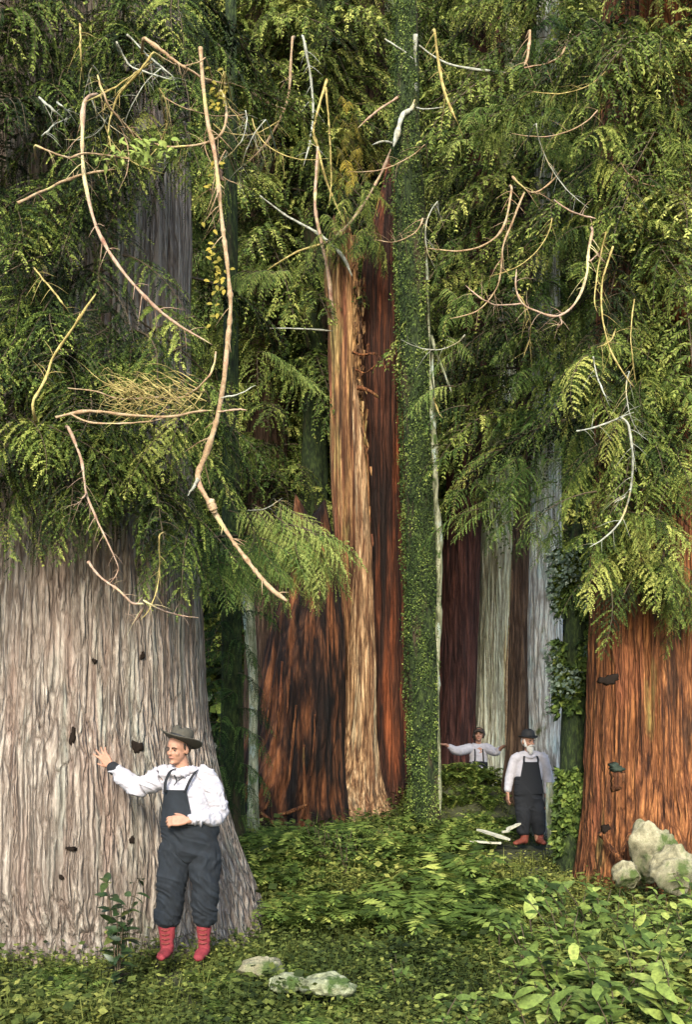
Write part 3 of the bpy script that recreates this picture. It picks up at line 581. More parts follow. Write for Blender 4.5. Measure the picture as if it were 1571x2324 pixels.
def broad(lg, base, dirv, nrm, L, W, tint, fold=.25, curl=.25, segs=4):
    """one folded, curling broad leaf"""
    d = dirv/np.linalg.norm(dirv); s = np.cross(d, nrm); s /= np.linalg.norm(s)+1e-9; u = np.cross(s, d)
    tt = np.linspace(0, 1, segs+1); wd = W*np.sin(np.pi*np.clip(tt**.8*.97+.02, 0, 1))**.8
    mid = base+np.outer(tt*L, d)-np.outer(curl*L*tt**2, u); lf = mid+np.outer(wd, s)+np.outer(fold*wd, u); rt = mid-np.outer(wd, s)+np.outer(fold*wd, u)
    v = np.stack([lf, mid, rt], 1); lg.rings(v, closed=False, caps=False, tint=tint)
for i in range(95):
    f = r.random(); px = 245+150*f+r.normal()*14; py = 352-20*f+r.normal()*18
    broad(lg, P(px, py, 6.6+.12*r.normal()), np.array([r.normal(), r.normal()*.6-.3, -.5+r.normal()*.6]), np.array([0, -.6, 1])+.4*r.standard_normal(3), .045+.03*r.random(), .016, .62+.2*r.random())
part('leaves', lg, M['leaf'], v8)
sl = thing('crooked_stem', 'long crooked tan stem winding from the top left down to the bright sprays', 'dead tree', P(650, 1363, 9.6))
g = Geo(); vine_geo(g, [(455, 110), (462, 200), (472, 280), (486, 340), (495, 420), (505, 520), (518, 620), (523, 700), (515, 790), (505, 880), (490, 960), (468, 1030), (449, 1085), (475, 1140), (510, 1200), (560, 1270), (610, 1330), (652, 1364)], 11, 15, 6.7, 6.9, 11, 10, .05, 220, twigs=1.5); part('stem', g, M['tan_branch'], sl)
for k, (pp, w0, w1, m) in enumerate([([(496, 385), (500, 405), (510, 412)], 24, 10, 'dark_bark'), ([(450, 1085), (440, 1105), (425, 1125)], 12, 5, 'grey_branch'), ([(478, 1140), (486, 1158), (488, 1166)], 24, 18, 'tan_branch'), ([(500, 905), (540, 895), (580, 875)], 5, 3, 'grey_branch'), ([(495, 935), (530, 930), (562, 930)], 7, 5, 'pink_branch')]):
    g = Geo(); vine_geo(g, pp, w0, w1, 6.7+.2*(pp[0][1]-110)/1250, 6.7+.2*(pp[0][1]-110)/1250, 120+k, wob=.01); part('knob' if k in (0, 2) else 'side_branch', g, M[m], sl)
lg = Geo()
for i in range(60):
    px, py = random.choice([(505, 215), (490, 235), (484, 570), (492, 605), (478, 400), (500, 640), (486, 700)])
    broad(lg, P(px+random.gauss(0, 13), py+random.gauss(0, 26), 6.85), np.array([random.gauss(0, 1), -.3, random.gauss(-.5, .5)]), np.array([0, -1, .4]), .042, .013, .25+.5*random.random())
part('yellow_leaves', lg, M['gold_needle'], sl)
r = np.random.default_rng(66)
for i in range(26):
    x0, y0 = (r.uniform(110, 660), r.uniform(95, 330)) if i < 15 else (r.uniform(960, 1460), r.uniform(95, 900)); a = r.uniform(-1, 1); L = r.uniform(110, 250); d_ = 6.6+.5*r.random() if i < 15 else 9.2+.8*r.random(); cv = r.choice([-1, 1])*r.uniform(.25, .7)
    pts = [(x0+L*f*math.sin(a+cv*f*1.6), y0+L*f*math.cos(a+cv*f*1.6)) for f in (0, .25, .5, .75, 1)]; g = Geo(); vine_geo(g, pts, 4, 2.2, d_, d_+.2, 700+i, 6, back=.5, twigs=2.5)
    solo('hanging_twig', g, M[('grey_branch', 'tan_branch', 'gold_branch')[i % 3]], ('fine bare twig tangled among the hanging branches at the upper left', 'fine bare twig hanging among the boughs at the right')[i >= 15], 'twig', P(x0, y0, d_), ('fine twigs at the upper left', 'fine twigs at the right')[i >= 15])
# twiggy dead bough at the left
tb_ = thing('twiggy_branch', 'dead yellow branch ending in a dense tangle of fine twigs at the left', 'branch', P(130, 948, 6.5))
g = Geo(); vine_geo(g, [(126, 948), (180, 936), (225, 934), (280, 941), (340, 946), (390, 945), (440, 935), (485, 932)], 10, 6, 6.5, 6.7, 1); vine_geo(g, [(160, 938), (190, 955), (240, 962), (300, 960), (350, 955), (410, 938)], 6, 4, 6.5, 6.65, 2)
vine_geo(g, [(490, 800), (482, 840), (455, 875), (420, 898), (385, 910)], 7, 5, 6.75, 6.7, 3); vine_geo(g, [(155, 882), (215, 888), (270, 905), (350, 902), (410, 908)], 4, 5, 6.6, 6.7, 4); part('stem', g, M['tan_branch'], tb_)
g = Geo(); r = np.random.default_rng(15)
for i in range(150):
    a = np.array([470-200*r.random()**.8, 905+r.normal()*22]); ang = r.normal()*.75+.05; l = 30+85*r.random()
    up = -1 if r.random() < .75 else 1
    b = a+np.array([-math.cos(ang)*l*.5, up*l*(.05+.4*r.random())]); c = a+np.array([-math.cos(ang)*l*r.uniform(.6, 1.1), up*l*(.1+.5*r.random())])
    if c[1] < 815: continue
    vine_geo(g, [a, b, c], 3.6, 1.8, 6.72+.12*r.normal(), 6.66+.2*r.normal(), i, 4, .03, 7)
part('twigs', g, M['gold_branch'], tb_)
vine('hanging_branch', 'knobbly branch dropping from the tangle of twigs and hooking left', 'branch', [([(132, 948), (150, 965), (168, 1000), (185, 1050), (196, 1120), (225, 1190), (258, 1262), (268, 1290), (255, 1318), (238, 1330)], 10, 3), ([(200, 1275), (228, 1310), (262, 1335), (300, 1368), (326, 1372), (316, 1398), (300, 1416)], 8, 6), ([(196, 1120), (180, 1140), (165, 1150)], 5, 3), ([(326, 1362), (380, 1390), (450, 1402)], 5, 3)], 'pink_branch', 6.5, 6.6, 20, VG)
vine('hanging_branch', 'thin green-yellow vine hanging down the grey giant above the hatted man', 'vine', [([(362, 1195), (362, 1300), (352, 1350), (338, 1385), (318, 1408)], 4, 4)], 'gold_branch', 6.9, 7.0, 24, VG)
vine('hanging_branch', 'slanting pale stick rising from the left edge beside the dark boughs', 'branch', [([(60, 935), (98, 870), (122, 810), (165, 745), (218, 668)], 9, 7)], 'gold_branch', 6.4, 6.6, 25, VG)
vine('hanging_branch', 'short yellow stick poking in from the left edge above the slanting stick', 'branch', [([(70, 600), (97, 632), (125, 665), (156, 710)], 6, 4)], 'gold_branch', 6.5, 6.5, 26, VG)
vine('hanging_branch', 'short grey sticks crossing at the left edge near the top', 'branch', [([(80, 215), (115, 245), (155, 280)], 7, 5), ([(130, 235), (160, 258)], 6, 5), ([(95, 310), (130, 280), (160, 268)], 5, 3)], 'grey_branch', 6.6, 6.6, 27, VG)
vine('hanging_branch', 'tan branch hanging from the top and bending left beside the golden sprays', 'branch', [([(664, 60), (660, 150), (655, 215), (640, 262), (600, 330), (553, 378)], 9, 6), ([(565, 205), (600, 230), (648, 250)], 6, 8)], 'tan_branch', 11.5, 11.2, 28, VG)
vine('hanging_branch', 'thin grey stem zigzagging down from the top left of the golden sprays', 'branch', [([(684, 60), (704, 170), (711, 250), (704, 320), (688, 378)], 7, 5)], 'grey_branch', 14, 14, 30, VG)
vine('hanging_branch', 'orange-tan branch curving down from the top right of the mossy tree', 'branch', [([(985, 50), (994, 130), (1005, 195), (1018, 235), (1036, 275)], 10, 8)], 'gold_branch', 13, 13, 31, VG)
vine('hanging_branch', 'forked branch at the top edge with one arm curving up to the right', 'branch', [([(1204, 60), (1199, 125), (1188, 155)], 9, 7), ([(1188, 155), (1240, 146), (1275, 125), (1296, 70)], 4, 6)], 'tan_branch', 10.6, 10.6, 32, VG)
vine('hanging_branch', 'two thin branches falling side by side from one short fork at upper right', 'branch', [([(1164, 400), (1157, 460), (1141, 520), (1100, 556), (1040, 571), (972, 564)], 7, 5), ([(1190, 438), (1165, 500), (1142, 560), (1136, 620), (1125, 660), (1085, 705), (1020, 725)], 7, 3), ([(1162, 402), (1208, 438), (1250, 415), (1275, 385)], 6, 4)], 'tan_branch', 10.4, 10.4, 34, VG)
vine('hanging_branch', 'pink-tan branch bent into a wide hoop at the right', 'branch', [([(1354, 492), (1338, 560), (1332, 620), (1317, 668), (1292, 704), (1260, 719), (1220, 708), (1186, 690), (1171, 652), (1172, 612)], 9, 5), ([(1186, 690), (1130, 693), (1090, 676), (1057, 648)], 5, 4), ([(1270, 718), (1275, 735), (1263, 748)], 6, 4), ([(1258, 455), (1300, 482), (1352, 497)], 4, 6), ([(1338, 595), (1365, 572)], 5, 3)], 'pink_branch', 8.6, 8.5, 38, VG)
vine('hanging_branch', 'two parallel thin stems hanging right of the hoop', 'branch', [([(1380, 510), (1358, 610), (1350, 680), (1355, 710)], 5, 4), ([(1392, 560), (1368, 640), (1368, 720), (1388, 800), (1425, 860), (1440, 880)], 6, 5), ([(1440, 680), (1432, 760), (1440, 850), (1448, 880)], 4, 3), ([(1355, 790), (1385, 775), (1398, 745)], 4, 4)], 'gold_branch', 8.6, 8.6, 44, VG)
vine('hanging_branch', 'long grey branch curving down the right side to its hooked tip', 'branch', [([(1422, 930), (1434, 1010), (1436, 1060), (1430, 1120), (1410, 1180), (1370, 1222), (1338, 1242)], 8, 5), ([(1308, 978), (1345, 972), (1380, 960), (1440, 935)], 5, 5), ([(1430, 1110), (1415, 1130), (1395, 1140)], 5, 3), ([(1346, 810), (1358, 860), (1385, 925)], 5, 3)], 'grey_branch', 8.4, 8.5, 48, VG)
vine('hanging_branch', 'thin pale twig arching over the light green sprays', 'branch', [([(552, 1160), (600, 1155), (642, 1130)], 4, 3)], 'grey_branch', 9.4, 9.4, 52, VG)
sp = [(1300, 540, 575), (1370, 548, 578), (1450, 556, 582), (1540, 564, 586), (1650, 565, 585), (1900, 560, 590)]
t = thing('pale_snag', 'narrow pale dead trunk between the grey giant and the burnt stump', 'dead tree', base_of(sp, 13.6))
part('trunk', trunk_geo(sp, 13.6, 71, 40, 100, ridge=.02, rfreq=8, zfreq=1.2, flute=.1), M['pale_strip'], t)

# ------------------------------------------------------------------ undergrowth
def fern(n_fr, L, seed):
    r = np.random.default_rng(seed); lg = Geo()
    for i in range(n_fr):
        az = i/n_fr*2*math.pi+r.normal()*.25; l = L*(.7+.5*r.random()); m = 16; s = (np.arange(m)+.5)/m
        h = l*(1.05*s-.72*s**2.4); rr = l*(.68*s); c, sn = math.cos(az), math.sin(az)
        path = np.stack([rr*c, rr*sn, h], -1); tan = np.gradient(path, axis=0); tan /= np.linalg.norm(tan, axis=1)[:, None]; side = np.array([-sn, c, 0])
        for sg in (1, -1):
            ln = (l*.20*np.sin(np.pi*np.clip(s*.85+.15, 0, 1))**.8)[:, None]
            d = side*sg+tan*.35+np.array([0, 0, -.15])+.1*r.standard_normal((m, 3)); wv = tan*(l*.026)
            lg.quads(np.stack([path, path+d*ln*.5+wv, path+d*ln, path+d*ln*.5-wv], 1), np.clip(.48+.25*r.standard_normal()+.1*r.standard_normal(m), 0, 1))
    return lg
M['fern'] = leafm('fern_frond', [(0, (.020, .034, .009)), (.4, (.062, .10, .020)), (.7, (.15, .20, .042)), (1, (.30, .33, .08))], trans=.3)
fern_me = [fern(11, .62, 500+i).mesh('fronds', smooth_=False) for i in range(4)]
for m_ in fern_me: m_.materials.append(M['fern'])
def put(me, name, label, cat, x, y, s, group, dz=0):
    o = bpy.data.objects.new(name, me); COL.objects.link(o); o.location = (x, y, float(ground_z(x, y))+dz); o.rotation_euler = (rng.normal()*.1, rng.normal()*.1, rng.uniform(0, 6.28)); s *= 1.4; o.scale = (s, s, s)
    o['label'] = label; o['category'] = cat; o['group'] = group; return o
r = np.random.default_rng(91)
for i in range(40):
    x = 2.1+r.normal()*.62; y = 16.6+r.normal()*.55
    put(fern_me[i % 4], 'fern', 'yellow-green fern on the mound in front of the man with spread arms', 'fern', x, y, r.uniform(.35, .65), 'ferns on the mound')
for i in range(22):
    x = P(1000+130*r.random(), 0, 14.6)[0]; y = 13.9+r.random()*1.8
    put(fern_me[i % 4], 'fern', 'small fern low on the ground at the foot of the mossy tree', 'fern', x, y, r.uniform(.4, .75), 'ferns by the mossy tree')
for i in range(12):
    d = 14.6+r.random(); put(fern_me[i % 4], 'fern', 'bright fern between the broken cedar and the mossy tree', 'fern', P(870+55*r.random(), 0, d)[0], d, r.uniform(.5, .9), 'ferns between the two trunks')
for i in range(16):
    d = 10.5+3*r.random(); put(fern_me[i % 4], 'fern', 'dark fern in the gap right of the grey giant', 'fern', P(560+70*r.random()*1.2, 0, d)[0], d, r.uniform(.5, .9), 'ferns beside the grey giant')
for i in range(60):
    d = 9.0+5.2*r.random(); px = 610+310*r.random(); put(fern_me[i % 4], 'fern', 'low fern in the hollow in front of the burnt stump and broken cedar', 'fern', P(px, 0, d)[0], d, r.uniform(.4, .9), 'ferns before the stump and broken cedar')
for i in range(40):
    d = 8.0+5.0*r.random(); px = 880+(380 if d < 10 else 170)*r.random(); put(fern_me[i % 4], 'fern', 'green fern in the undergrowth at the centre right', 'fern', P(px, 0, d)[0], d, r.uniform(.5, 1.1), 'ferns at the centre right')
for i in range(30):
    d = 5.4+2.2*r.random(); px = -40+900*r.random(); put(fern_me[i % 4], 'fern', 'small fern in the grass in front of the hatted man', 'fern', P(px, 0, d)[0], d, r.uniform(.22, .42), 'small ferns before the hatted man')
# ground cover: little leafy sprigs, nobody could count them
def sprig(seed):
    r = np.random.default_rng(seed); Q = []; T = []
    for st in range(r.integers(2, 4)):
        az = r.random()*6.28; ln = .10+.14*r.random(); lean = .25+.5*r.random(); m = r.integers(5, 9)
        for k in range(m):
            s = (k+1)/m; p = np.array([math.cos(az)*lean*ln*s, math.sin(az)*lean*ln*s, ln*s*(1-.25*s)]); a2 = k*2.4+r.random()
            d = np.array([math.cos(a2), math.sin(a2), .15+r.normal()*.3]); d /= np.linalg.norm(d); l = .022+.028*r.random(); wv = np.cross(d, [0, 0, 1.]+.4*r.standard_normal(3)); wv *= l*.34/np.linalg.norm(wv)
            Q.append(np.stack([p, p+d*l*.5+wv, p+d*l, p+d*l*.5-wv])); T.append(.12*r.standard_normal())
    for k in range(2):
        a2 = r.random()*6.28; h = .08+.12*r.random(); b = np.array([r.normal()*.03, r.normal()*.03, 0]); e = b+np.array([math.cos(a2)*h*.5, math.sin(a2)*h*.5, h]); wv = np.array([-math.sin(a2), math.cos(a2), 0])*.005
        Q.append(np.stack([b-wv, b+wv, (b+e)/2*1.02+wv*.7, e])); T.append(.1*r.standard_normal())
    return np.array(Q), np.array(T)
SP = [sprig(700+i) for i in range(10)]
lg = Geo(); r = np.random.default_rng(33); N = 26000
d = 4.2+14.5*r.random(N)**1.25; x = (r.random(N)*2.3-1.15)*.37*d
kk = (np.hypot(x-2.6, d-14.0) > .85) & (np.hypot(x+1.29, d-7.6) > .22) & (np.hypot(x-2.0, d-13.6) > .5); x, d = x[kk], d[kk]; N = len(x)
z = ground_z(x, d); tt = .52+.9*(fbm(x*1.3, d*1.0, 77, 3)-.45)
for k, (q, t_) in enumerate(SP):
    idx = np.arange(k, N, len(SP)); a = r.random(len(idx))*6.28; s = (1+.2*np.clip((d[idx]-9)/3, 0, 1)-.6*((np.abs(x[idx]-2.35) < 1.0) & (d[idx] > 11.6)))*(.45+1.0*r.random(len(idx))**1.5+1.1*np.clip(fbm(x[idx]*1.9, d[idx]*1.4, 55, 2)-.40, 0, 1)*4)*(.75+.035*d[idx])
    ca, sa = np.cos(a)*s, np.sin(a)*s
    qx = q[None, ..., 0]*ca[:, None, None]-q[None, ..., 1]*sa[:, None, None]+x[idx][:, None, None]
    qy = q[None, ..., 0]*sa[:, None, None]+q[None, ..., 1]*ca[:, None, None]+d[idx][:, None, None]
    qz = q[None, ..., 2]*s[:, None, None]+z[idx][:, None, None]-.01
    Q = np.stack([qx, qy, qz], -1).reshape(-1, 4, 3); lg.quads(Q, np.clip(tt[idx][:, None]+t_[None]+.08*r.standard_normal((len(idx), 1)), 0, 1).ravel())
solo('ground_cover', lg, M['cover'], 'low green leafy ground cover over the forest floor', 'undergrowth', (0, 0, 0), None, 'stuff', False)
lg = Geo()                                              # dark brush filling the wood behind
n = 30000; x = r.uniform(-14, 14, n); y = r.uniform(21, 34, n); k = ~((x > 1.2) & (x < 5.2) & (y < 25)); x, y = x[k], y[k]; n = len(x); z = ground_z(x, y)+3.6*r.random(n)**1.6*(.4+fbm(x*.5, y*.5, 5, 2))
leaf_scatter(lg, np.stack([x, y, z], -1), np.tile([0, -.7, .7], (n, 1)), .20, r, .28); solo('far_brush', lg, M['dark_leaf'], 'dark leafy brush filling the wood behind the trunks', 'undergrowth', (0, 24, 0), None, 'stuff', False)

# broad-leaved shrubs
def shrub(name, label, x, y, h, nst, L, tint, seed, group=None, mat='leaf', spread=.5, lean=None, z0=None):
    r = np.random.default_rng(seed); base = np.array([x, y, float(ground_z(x, y)) if z0 is None else z0]); t = thing(name, label, 'shrub', base, group); sg, lg = Geo(), Geo()
    for i in range(nst):
        az = r.random()*6.28; hh = h*(.6+.5*r.random()); off = spread*hh*(.4+.8*r.random())
        tip = base+np.array([math.cos(az)*off, math.sin(az)*off, hh])
        if lean is not None: tip += np.array(lean)*hh
        p = smooth([base, base*.45+tip*.55+np.array([0, 0, .12*hh]), tip], 9); sg.tube(p, np.linspace(.007, .003, 9), 5)
        for k in range(2, 9):
            for sd_ in (0, 1):
                if r.random() < .12: continue
                a = k*2.2+sd_*3.14+r.normal()*.4; dv = np.array([math.cos(a), math.sin(a), .25+r.normal()*.35])
                nv = np.array([0, -.25, 1])+.35*r.standard_normal(3); l = L*(.6+.6*r.random())
                broad(lg, p[k], dv, nv, l, l*.21, np.clip(tint+.2*r.standard_normal(), 0, 1), .2, .2+.2*r.random())
    part('stems', sg, M['twig'], t); part('leaves', lg, M[mat], t); return t
SG = 'broad-leaved shrubs in the right foreground'
SL = 'broad-leaved green shrub in the thicket at the lower right'
r = np.random.default_rng(61)
for i in range(46):
    d = 5.5+4.0*r.random(); px = 1150+430*r.random()**.8
    if px < 1300 and d > 8: continue
    shrub('leafy_shrub', SL, P(px, 0, d)[0], d, .28+.30*r.random(), 4, .085+.085*r.random(), .46+.2*r.random(), 800+i, SG)
for i in range(14):
    d = 5.6+3*r.random(); px = 820+330*r.random(); shrub('low_plant', 'low leafy plant in the grass at the bottom centre', P(px, 0, d)[0], d, .14+.12*r.random(), 3, .085, .50, 850+i, 'low leafy plants at the bottom centre')
for i in range(16):
    d = 11.0+3.0*r.random(); px = 590+310*r.random(); shrub('dark_bush', 'low dark bush in the hollow before the burnt stump', P(px, 0, d)[0], d, .25+.22*r.random(), 7, .075, .34, 900+i, 'low dark bushes before the stump')
for i in range(8):
    d = 9.4+1.2*r.random(); px = 1050+220*r.random(); shrub('low_plant', 'leafy plant on the ground in front of the man in the bowler hat', P(px, 0, d)[0], d, .25+.15*r.random(), 4, .16, .5, 870+i, 'leafy plants before the bowler hatted man')
t = shrub('dark_shrub', 'dark leafy sapling in front of the grey giant, left of the hatted man', P(268, 0, 7.15)[0], 7.15, .80, 10, .125, .42, 880, None, 'dark_leaf', .22)
# one big pale leaf plant standing up
for k, (px, py, d, L, az, wy, tn, lab) in enumerate([(1203, 2085, 8.6, .22, 84, .2, .84, 'big upright yellow-green leaf in the right foreground'), (1128, 2062, 8.3, .19, 235, -.3, .40, 'big drooping grey-green leaf left of the upright yellow-green leaf')]):
    b = P(px, py, d); gz = float(ground_z(b[0], d)); t = thing('big_leaf_plant', lab, 'plant', (b[0], d, gz)); g = Geo(); g.tube([(b[0]+.04, d+.03, gz-.02), b*.5+np.array([b[0]+.03, d, gz+.1])*.5, b], [.008, .007, .005], 6, 8); part('stalk', g, M['twig'], t)
    g = Geo(); broad(g, b, np.array([math.cos(R(az)), wy, math.sin(R(az))]), np.array([.2, -1, .45]), L, L*.31, tn, .28, .22, 8); part('leaf', g, M['leaf'] if k == 1 else M['leaf'], t)

# ------------------------------------------------------------------ stones, chips, logs
def rock(name, label, c, size, mat, seed, cat='rock'):
    r = np.random.default_rng(seed); g = Geo(); k, m = 40, 64; th = np.linspace(0, 2*math.pi, m, endpoint=False); ph = np.linspace(-1.45, 1.45, k)
    v = []
    dirs = r.standard_normal((9, 3)); dirs /= np.linalg.norm(dirs, axis=1)[:, None]; cut = .62+.35*r.random(9)
    for p in ph:
        row = np.stack([np.cos(p)*np.cos(th), np.cos(p)*np.sin(th), np.full(m, math.sin(p))], -1)
        dt = row @ dirs.T; s = np.min(np.where(dt > .05, cut/np.maximum(dt, .05), 9), axis=1); s = np.minimum(s, 1)
        v.append(row*s[:, None]*(1+.45*(fbm(row[:, 0]*3+9+row[:, 1], row[:, 2]*3+row[:, 1]*3, seed, 4)-.5))[:, None]*np.array(size)+c)
    g.rings(np.array(v), caps=True); return solo(name, g, M[mat], label, cat, c)
M['cream_rock'] = bark('weathered_cream_stone', [(.30, (.07, .065, .035)), (.45, (.22, .20, .12)), (.62, (.34, .31, .20)), (.8, (.40, .38, .27))], [((.06, .085, .022), 3.5, .8, .50, .62)], fine=7, stretch=.8, bump=1.0)
M['mossy_rock'] = bark('green_tinged_stone', [(.30, (.05, .055, .03)), (.45, (.22, .23, .13)), (.62, (.33, .34, .22)), (.8, (.34, .36, .24))], [((.05, .08, .02), 6, .8, .50, .60)], fine=10, stretch=.8, bump=1.0)
for k, (px, py, d, s, m, lab) in enumerate([(598, 2200, 6.9, (.19, .16, .09), 'cream_rock', 'cream stone in the grass at the bottom edge, left of the other two'), (652, 2230, 6.5, (.13, .12, .06), 'mossy_rock', 'small greenish stone between two stones at the bottom edge'), (742, 2236, 6.4, (.19, .16, .09), 'mossy_rock', 'wide green-tinged stone at the bottom edge right of the small stone')]):
    rock('stone', lab, P(px, py, d), s, m, 20+k)
for k, (px, py, d, s, lab) in enumerate([(1478, 1930, 10.5, (.27, .24, .36), 'tall cream boulder at the foot of the orange cedar'), (1425, 1985, 10.1, (.16, .14, .14), 'small cream block below the tall boulder at the right edge'), (1528, 1975, 9.9, (.24, .22, .26), 'cream boulder at the right edge under the tall boulder')]):
    rock('boulder', lab, P(px, py, d), s, 'cream_rock', 40+k)
M['white_wood'] = plain('fresh_split_wood', (.36, .35, .27), var=.4, scale=24, bump=.2)
def plank(label, pts, wd, d, seed, mat='white_wood', cat='split wood', name='split_plank'):
    a, b = P(*pts[0], d[0]), P(*pts[1], d[1]); ax = b-a; L = np.linalg.norm(ax); ax /= L; s = np.cross(ax, [0, 0, 1.]); s /= np.linalg.norm(s); u = np.cross(s, ax); r = np.random.default_rng(seed)
    g = Geo(); tt = np.linspace(0, 1, 7); W = wd*np.array([.25, .8, 1, 1.05, .95, .8, .3])*(.9+.2*r.random(7)); v = []
    for t_, w_ in zip(tt, W):
        c = a+ax*L*t_+s*.02*r.normal(); e = .008+.012*r.random(); v.append([c+s*w_+u*e, c+s*w_*.9-u*.012, c-s*w_-u*.012, c-s*w_*.9+u*e])
    g.rings(np.array(v), caps=True); return solo(name, g, M[mat], label, cat, a, smooth_=False)
plank('long white split plank lying flat in front of the bowler hatted man', ((1066, 1908), (1138, 1913)), .035, (13.6, 13.5), 1)
plank('pale split plank pointing up left above the long white one', ((1085, 1882), (1155, 1905)), .05, (13.9, 13.4), 2)
plank('short pale chip of wood propped beside the boots of the bowler hatted man', ((1140, 1888), (1182, 1868)), .05, (13.9, 14.0), 3)
t = thing('forked_stick', 'pale blue-green forked stick lying in the ferns left of the planks', 'stick', P(985, 1940, 12.2)); g = Geo()
vine_geo(g, [(975, 1920), (988, 1945), (1004, 1978)], 9, 14, 12.2, 11.8, 3, wob=.01); part('stem', g, M['grey_branch'], t); g = Geo(); vine_geo(g, [(988, 1945), (1005, 1958), (1030, 1962)], 10, 4, 12.1, 12.1, 4, wob=.01); part('side_branch', g, M['grey_branch'], t)
lg_rows = [(1775, 1240, 1260), (1830, 1239, 1259), (1880, 1242, 1263), (1912, 1243, 1274), (1920, 1240, 1278)]
t = thing('pale_post', 'pale peeled post standing at the side of the bowler hatted man', 'post', base_of(lg_rows, 13.9)); part('trunk', trunk_geo(lg_rows, 13.9, 95, 24, 60, ridge=.01, rfreq=6, flute=.08, bottom=-.1), M['pale_strip'], t)

# ------------------------------------------------------------------ people
M['skin'] = plain('skin', (.27, .14, .09), rough=.6, var=.22, scale=34, bump=.25, dist=.004)
M['shirt'] = plain('white_cotton', (.30, .288, .308), rough=.9, var=.18, scale=11, bump=.3, dist=.004)
M['denim'] = plain('dark_denim', (.0075, .010, .013), rough=.9, var=.6, scale=9, bump=.35, dist=.004)
M['blackcloth'] = plain('black_cloth', (.008, .009, .011), rough=.9, var=.3, scale=60, bump=.2, dist=.004)
M['red_boot'] = plain('red_boot_leather', (.15, .018, .022), rough=.8, var=.5, scale=18, bump=.3)
M['brown_boot'] = plain('red_brown_leather', (.13, .032, .018), rough=.7, var=.4, scale=35, bump=.3)
M['felt'] = plain('dark_olive_felt', (.050, .045, .033), rough=.9, var=.25, scale=60, bump=.2, dist=.004)
M['blackfelt'] = plain('black_felt', (.012, .012, .012), rough=.7, var=.25, scale=60, bump=.2, dist=.004)
M['hair'] = plain('dark_hair', (.025, .017, .012), rough=.6, var=.4, scale=80, stretch=.2, bump=.5)
M['greyhair'] = plain('grey_beard', (.40, .38, .34), rough=.8, var=.3, scale=80, stretch=.3, bump=.5)
M['eye'] = plain('eye_dark', (.03, .02, .015), rough=.3, bump=0); M['lip'] = plain('lip', (.33, .12, .09), rough=.5, bump=0)
M['pale_cuff'] = plain('faded_turned_cloth', (.20, .23, .25), rough=.9, var=.4, scale=40, bump=.3)
def limb(g, pts, rad, n=None, sides=18):
    """closed tapering tube with rounded ends; rad one value or (a, b) per point (b = depth)"""
    pts = np.array(pts, float); rad = np.array([(q, q) if np.isscalar(q) else q for q in rad], float); n = n or 6*len(pts)
    c = smooth(np.c_[pts, rad], n); p, ra = c[:, :3], np.maximum(c[:, 3:], .003)
    tg = np.gradient(p, axis=0); tg /= np.linalg.norm(tg, axis=1)[:, None]+1e-9
    e = []                                                   # round caps
    for end, sg in ((0, -1), (-1, 1)):
        for f in (.35, .7, .92, 1.0) if sg > 0 else (1.0, .92, .7, .35):
            e.append((p[end]+sg*tg[end]*f*ra[end].mean()*.8, ra[end]*math.sqrt(max(1-f*f, .0025)), tg[end]))
    P_ = np.array([q[0] for q in e[:4]]+list(p)+[q[0] for q in e[4:]]); Ra = np.array([q[1] for q in e[:4]]+list(ra)+[q[1] for q in e[4:]]); Tg = np.array([q[2] for q in e[:4]]+list(tg)+[q[2] for q in e[4:]])
    th = np.linspace(0, 2*math.pi, sides, endpoint=False); v = []
    for q, rr, t_ in zip(P_, Ra, Tg):
        A = np.array([1., 0, 0])-t_*t_[0]
        if np.linalg.norm(A) < .35: A = np.array([0, 0, 1.])-t_*t_[2]
        A /= np.linalg.norm(A); B_ = np.cross(t_, A)
        v.append(q+rr[0]*np.cos(th)[:, None]*A+rr[1]*np.sin(th)[:, None]*B_)
    g.rings(np.array(v), caps=True)
def ball(g, c, r_, Rm=None, k=14, m=20):
    ph = np.linspace(-1.5, 1.5, k); th = np.linspace(0, 2*math.pi, m, endpoint=False)
    v = np.array([np.stack([np.cos(p)*np.cos(th), np.cos(p)*np.sin(th), np.full(m, math.sin(p))], -1) for p in ph])*np.array(r_)
    if Rm is not None: v = v @ Rm.T
    g.rings(v+np.asarray(c), caps=True)
def weld(g, name, mat, parent, origin, vox=.007, sm=4, folds=None, label=None):
    """voxel-remesh the overlapping shapes of g into ONE continuous skin, smooth it, add cloth folds"""
    me = g.mesh(name+'_src'); ob = bpy.data.objects.new(name+'_src', me); COL.objects.link(ob)
    rm = ob.modifiers.new('r', 'REMESH'); rm.mode = 'VOXEL'; rm.voxel_size = vox
    s_ = ob.modifiers.new('s', 'SMOOTH'); s_.factor = .5; s_.iterations = sm
    dg = bpy.context.evaluated_depsgraph_get(); m2 = bpy.data.meshes.new_from_object(ob.evaluated_get(dg)); bpy.data.objects.remove(ob)
    m2.name = name; n = len(m2.vertices); co = np.empty(n*3, np.float32); m2.vertices.foreach_get('co', co); co = co.reshape(-1, 3).astype(float)
    if folds:
        amp, fx, fz, seed = folds; nr = np.empty(n*3, np.float32); m2.vertices.foreach_get('normal', nr); nr = nr.reshape(-1, 3)
        u = co[:, 0]*.8+co[:, 1]*.6
        f = 1-np.abs(2*fbm(u*fx+co[:, 2]*fx*.5+3*vn(co[:, 0]*5, co[:, 2]*5, seed+4), co[:, 2]*fz+u*2, seed, 3)-.88)*2
        co += nr*(amp*(f-.3))[:, None]
    co += np.asarray(origin, float)-BASE[parent]; m2.vertices.foreach_set('co', co.astype(np.float32).ravel())
    m2.polygons.foreach_set('use_smooth', np.ones(len(m2.polygons), bool)); m2.update(); m2.materials.clear()
    return part(name, m2, mat, parent, label)
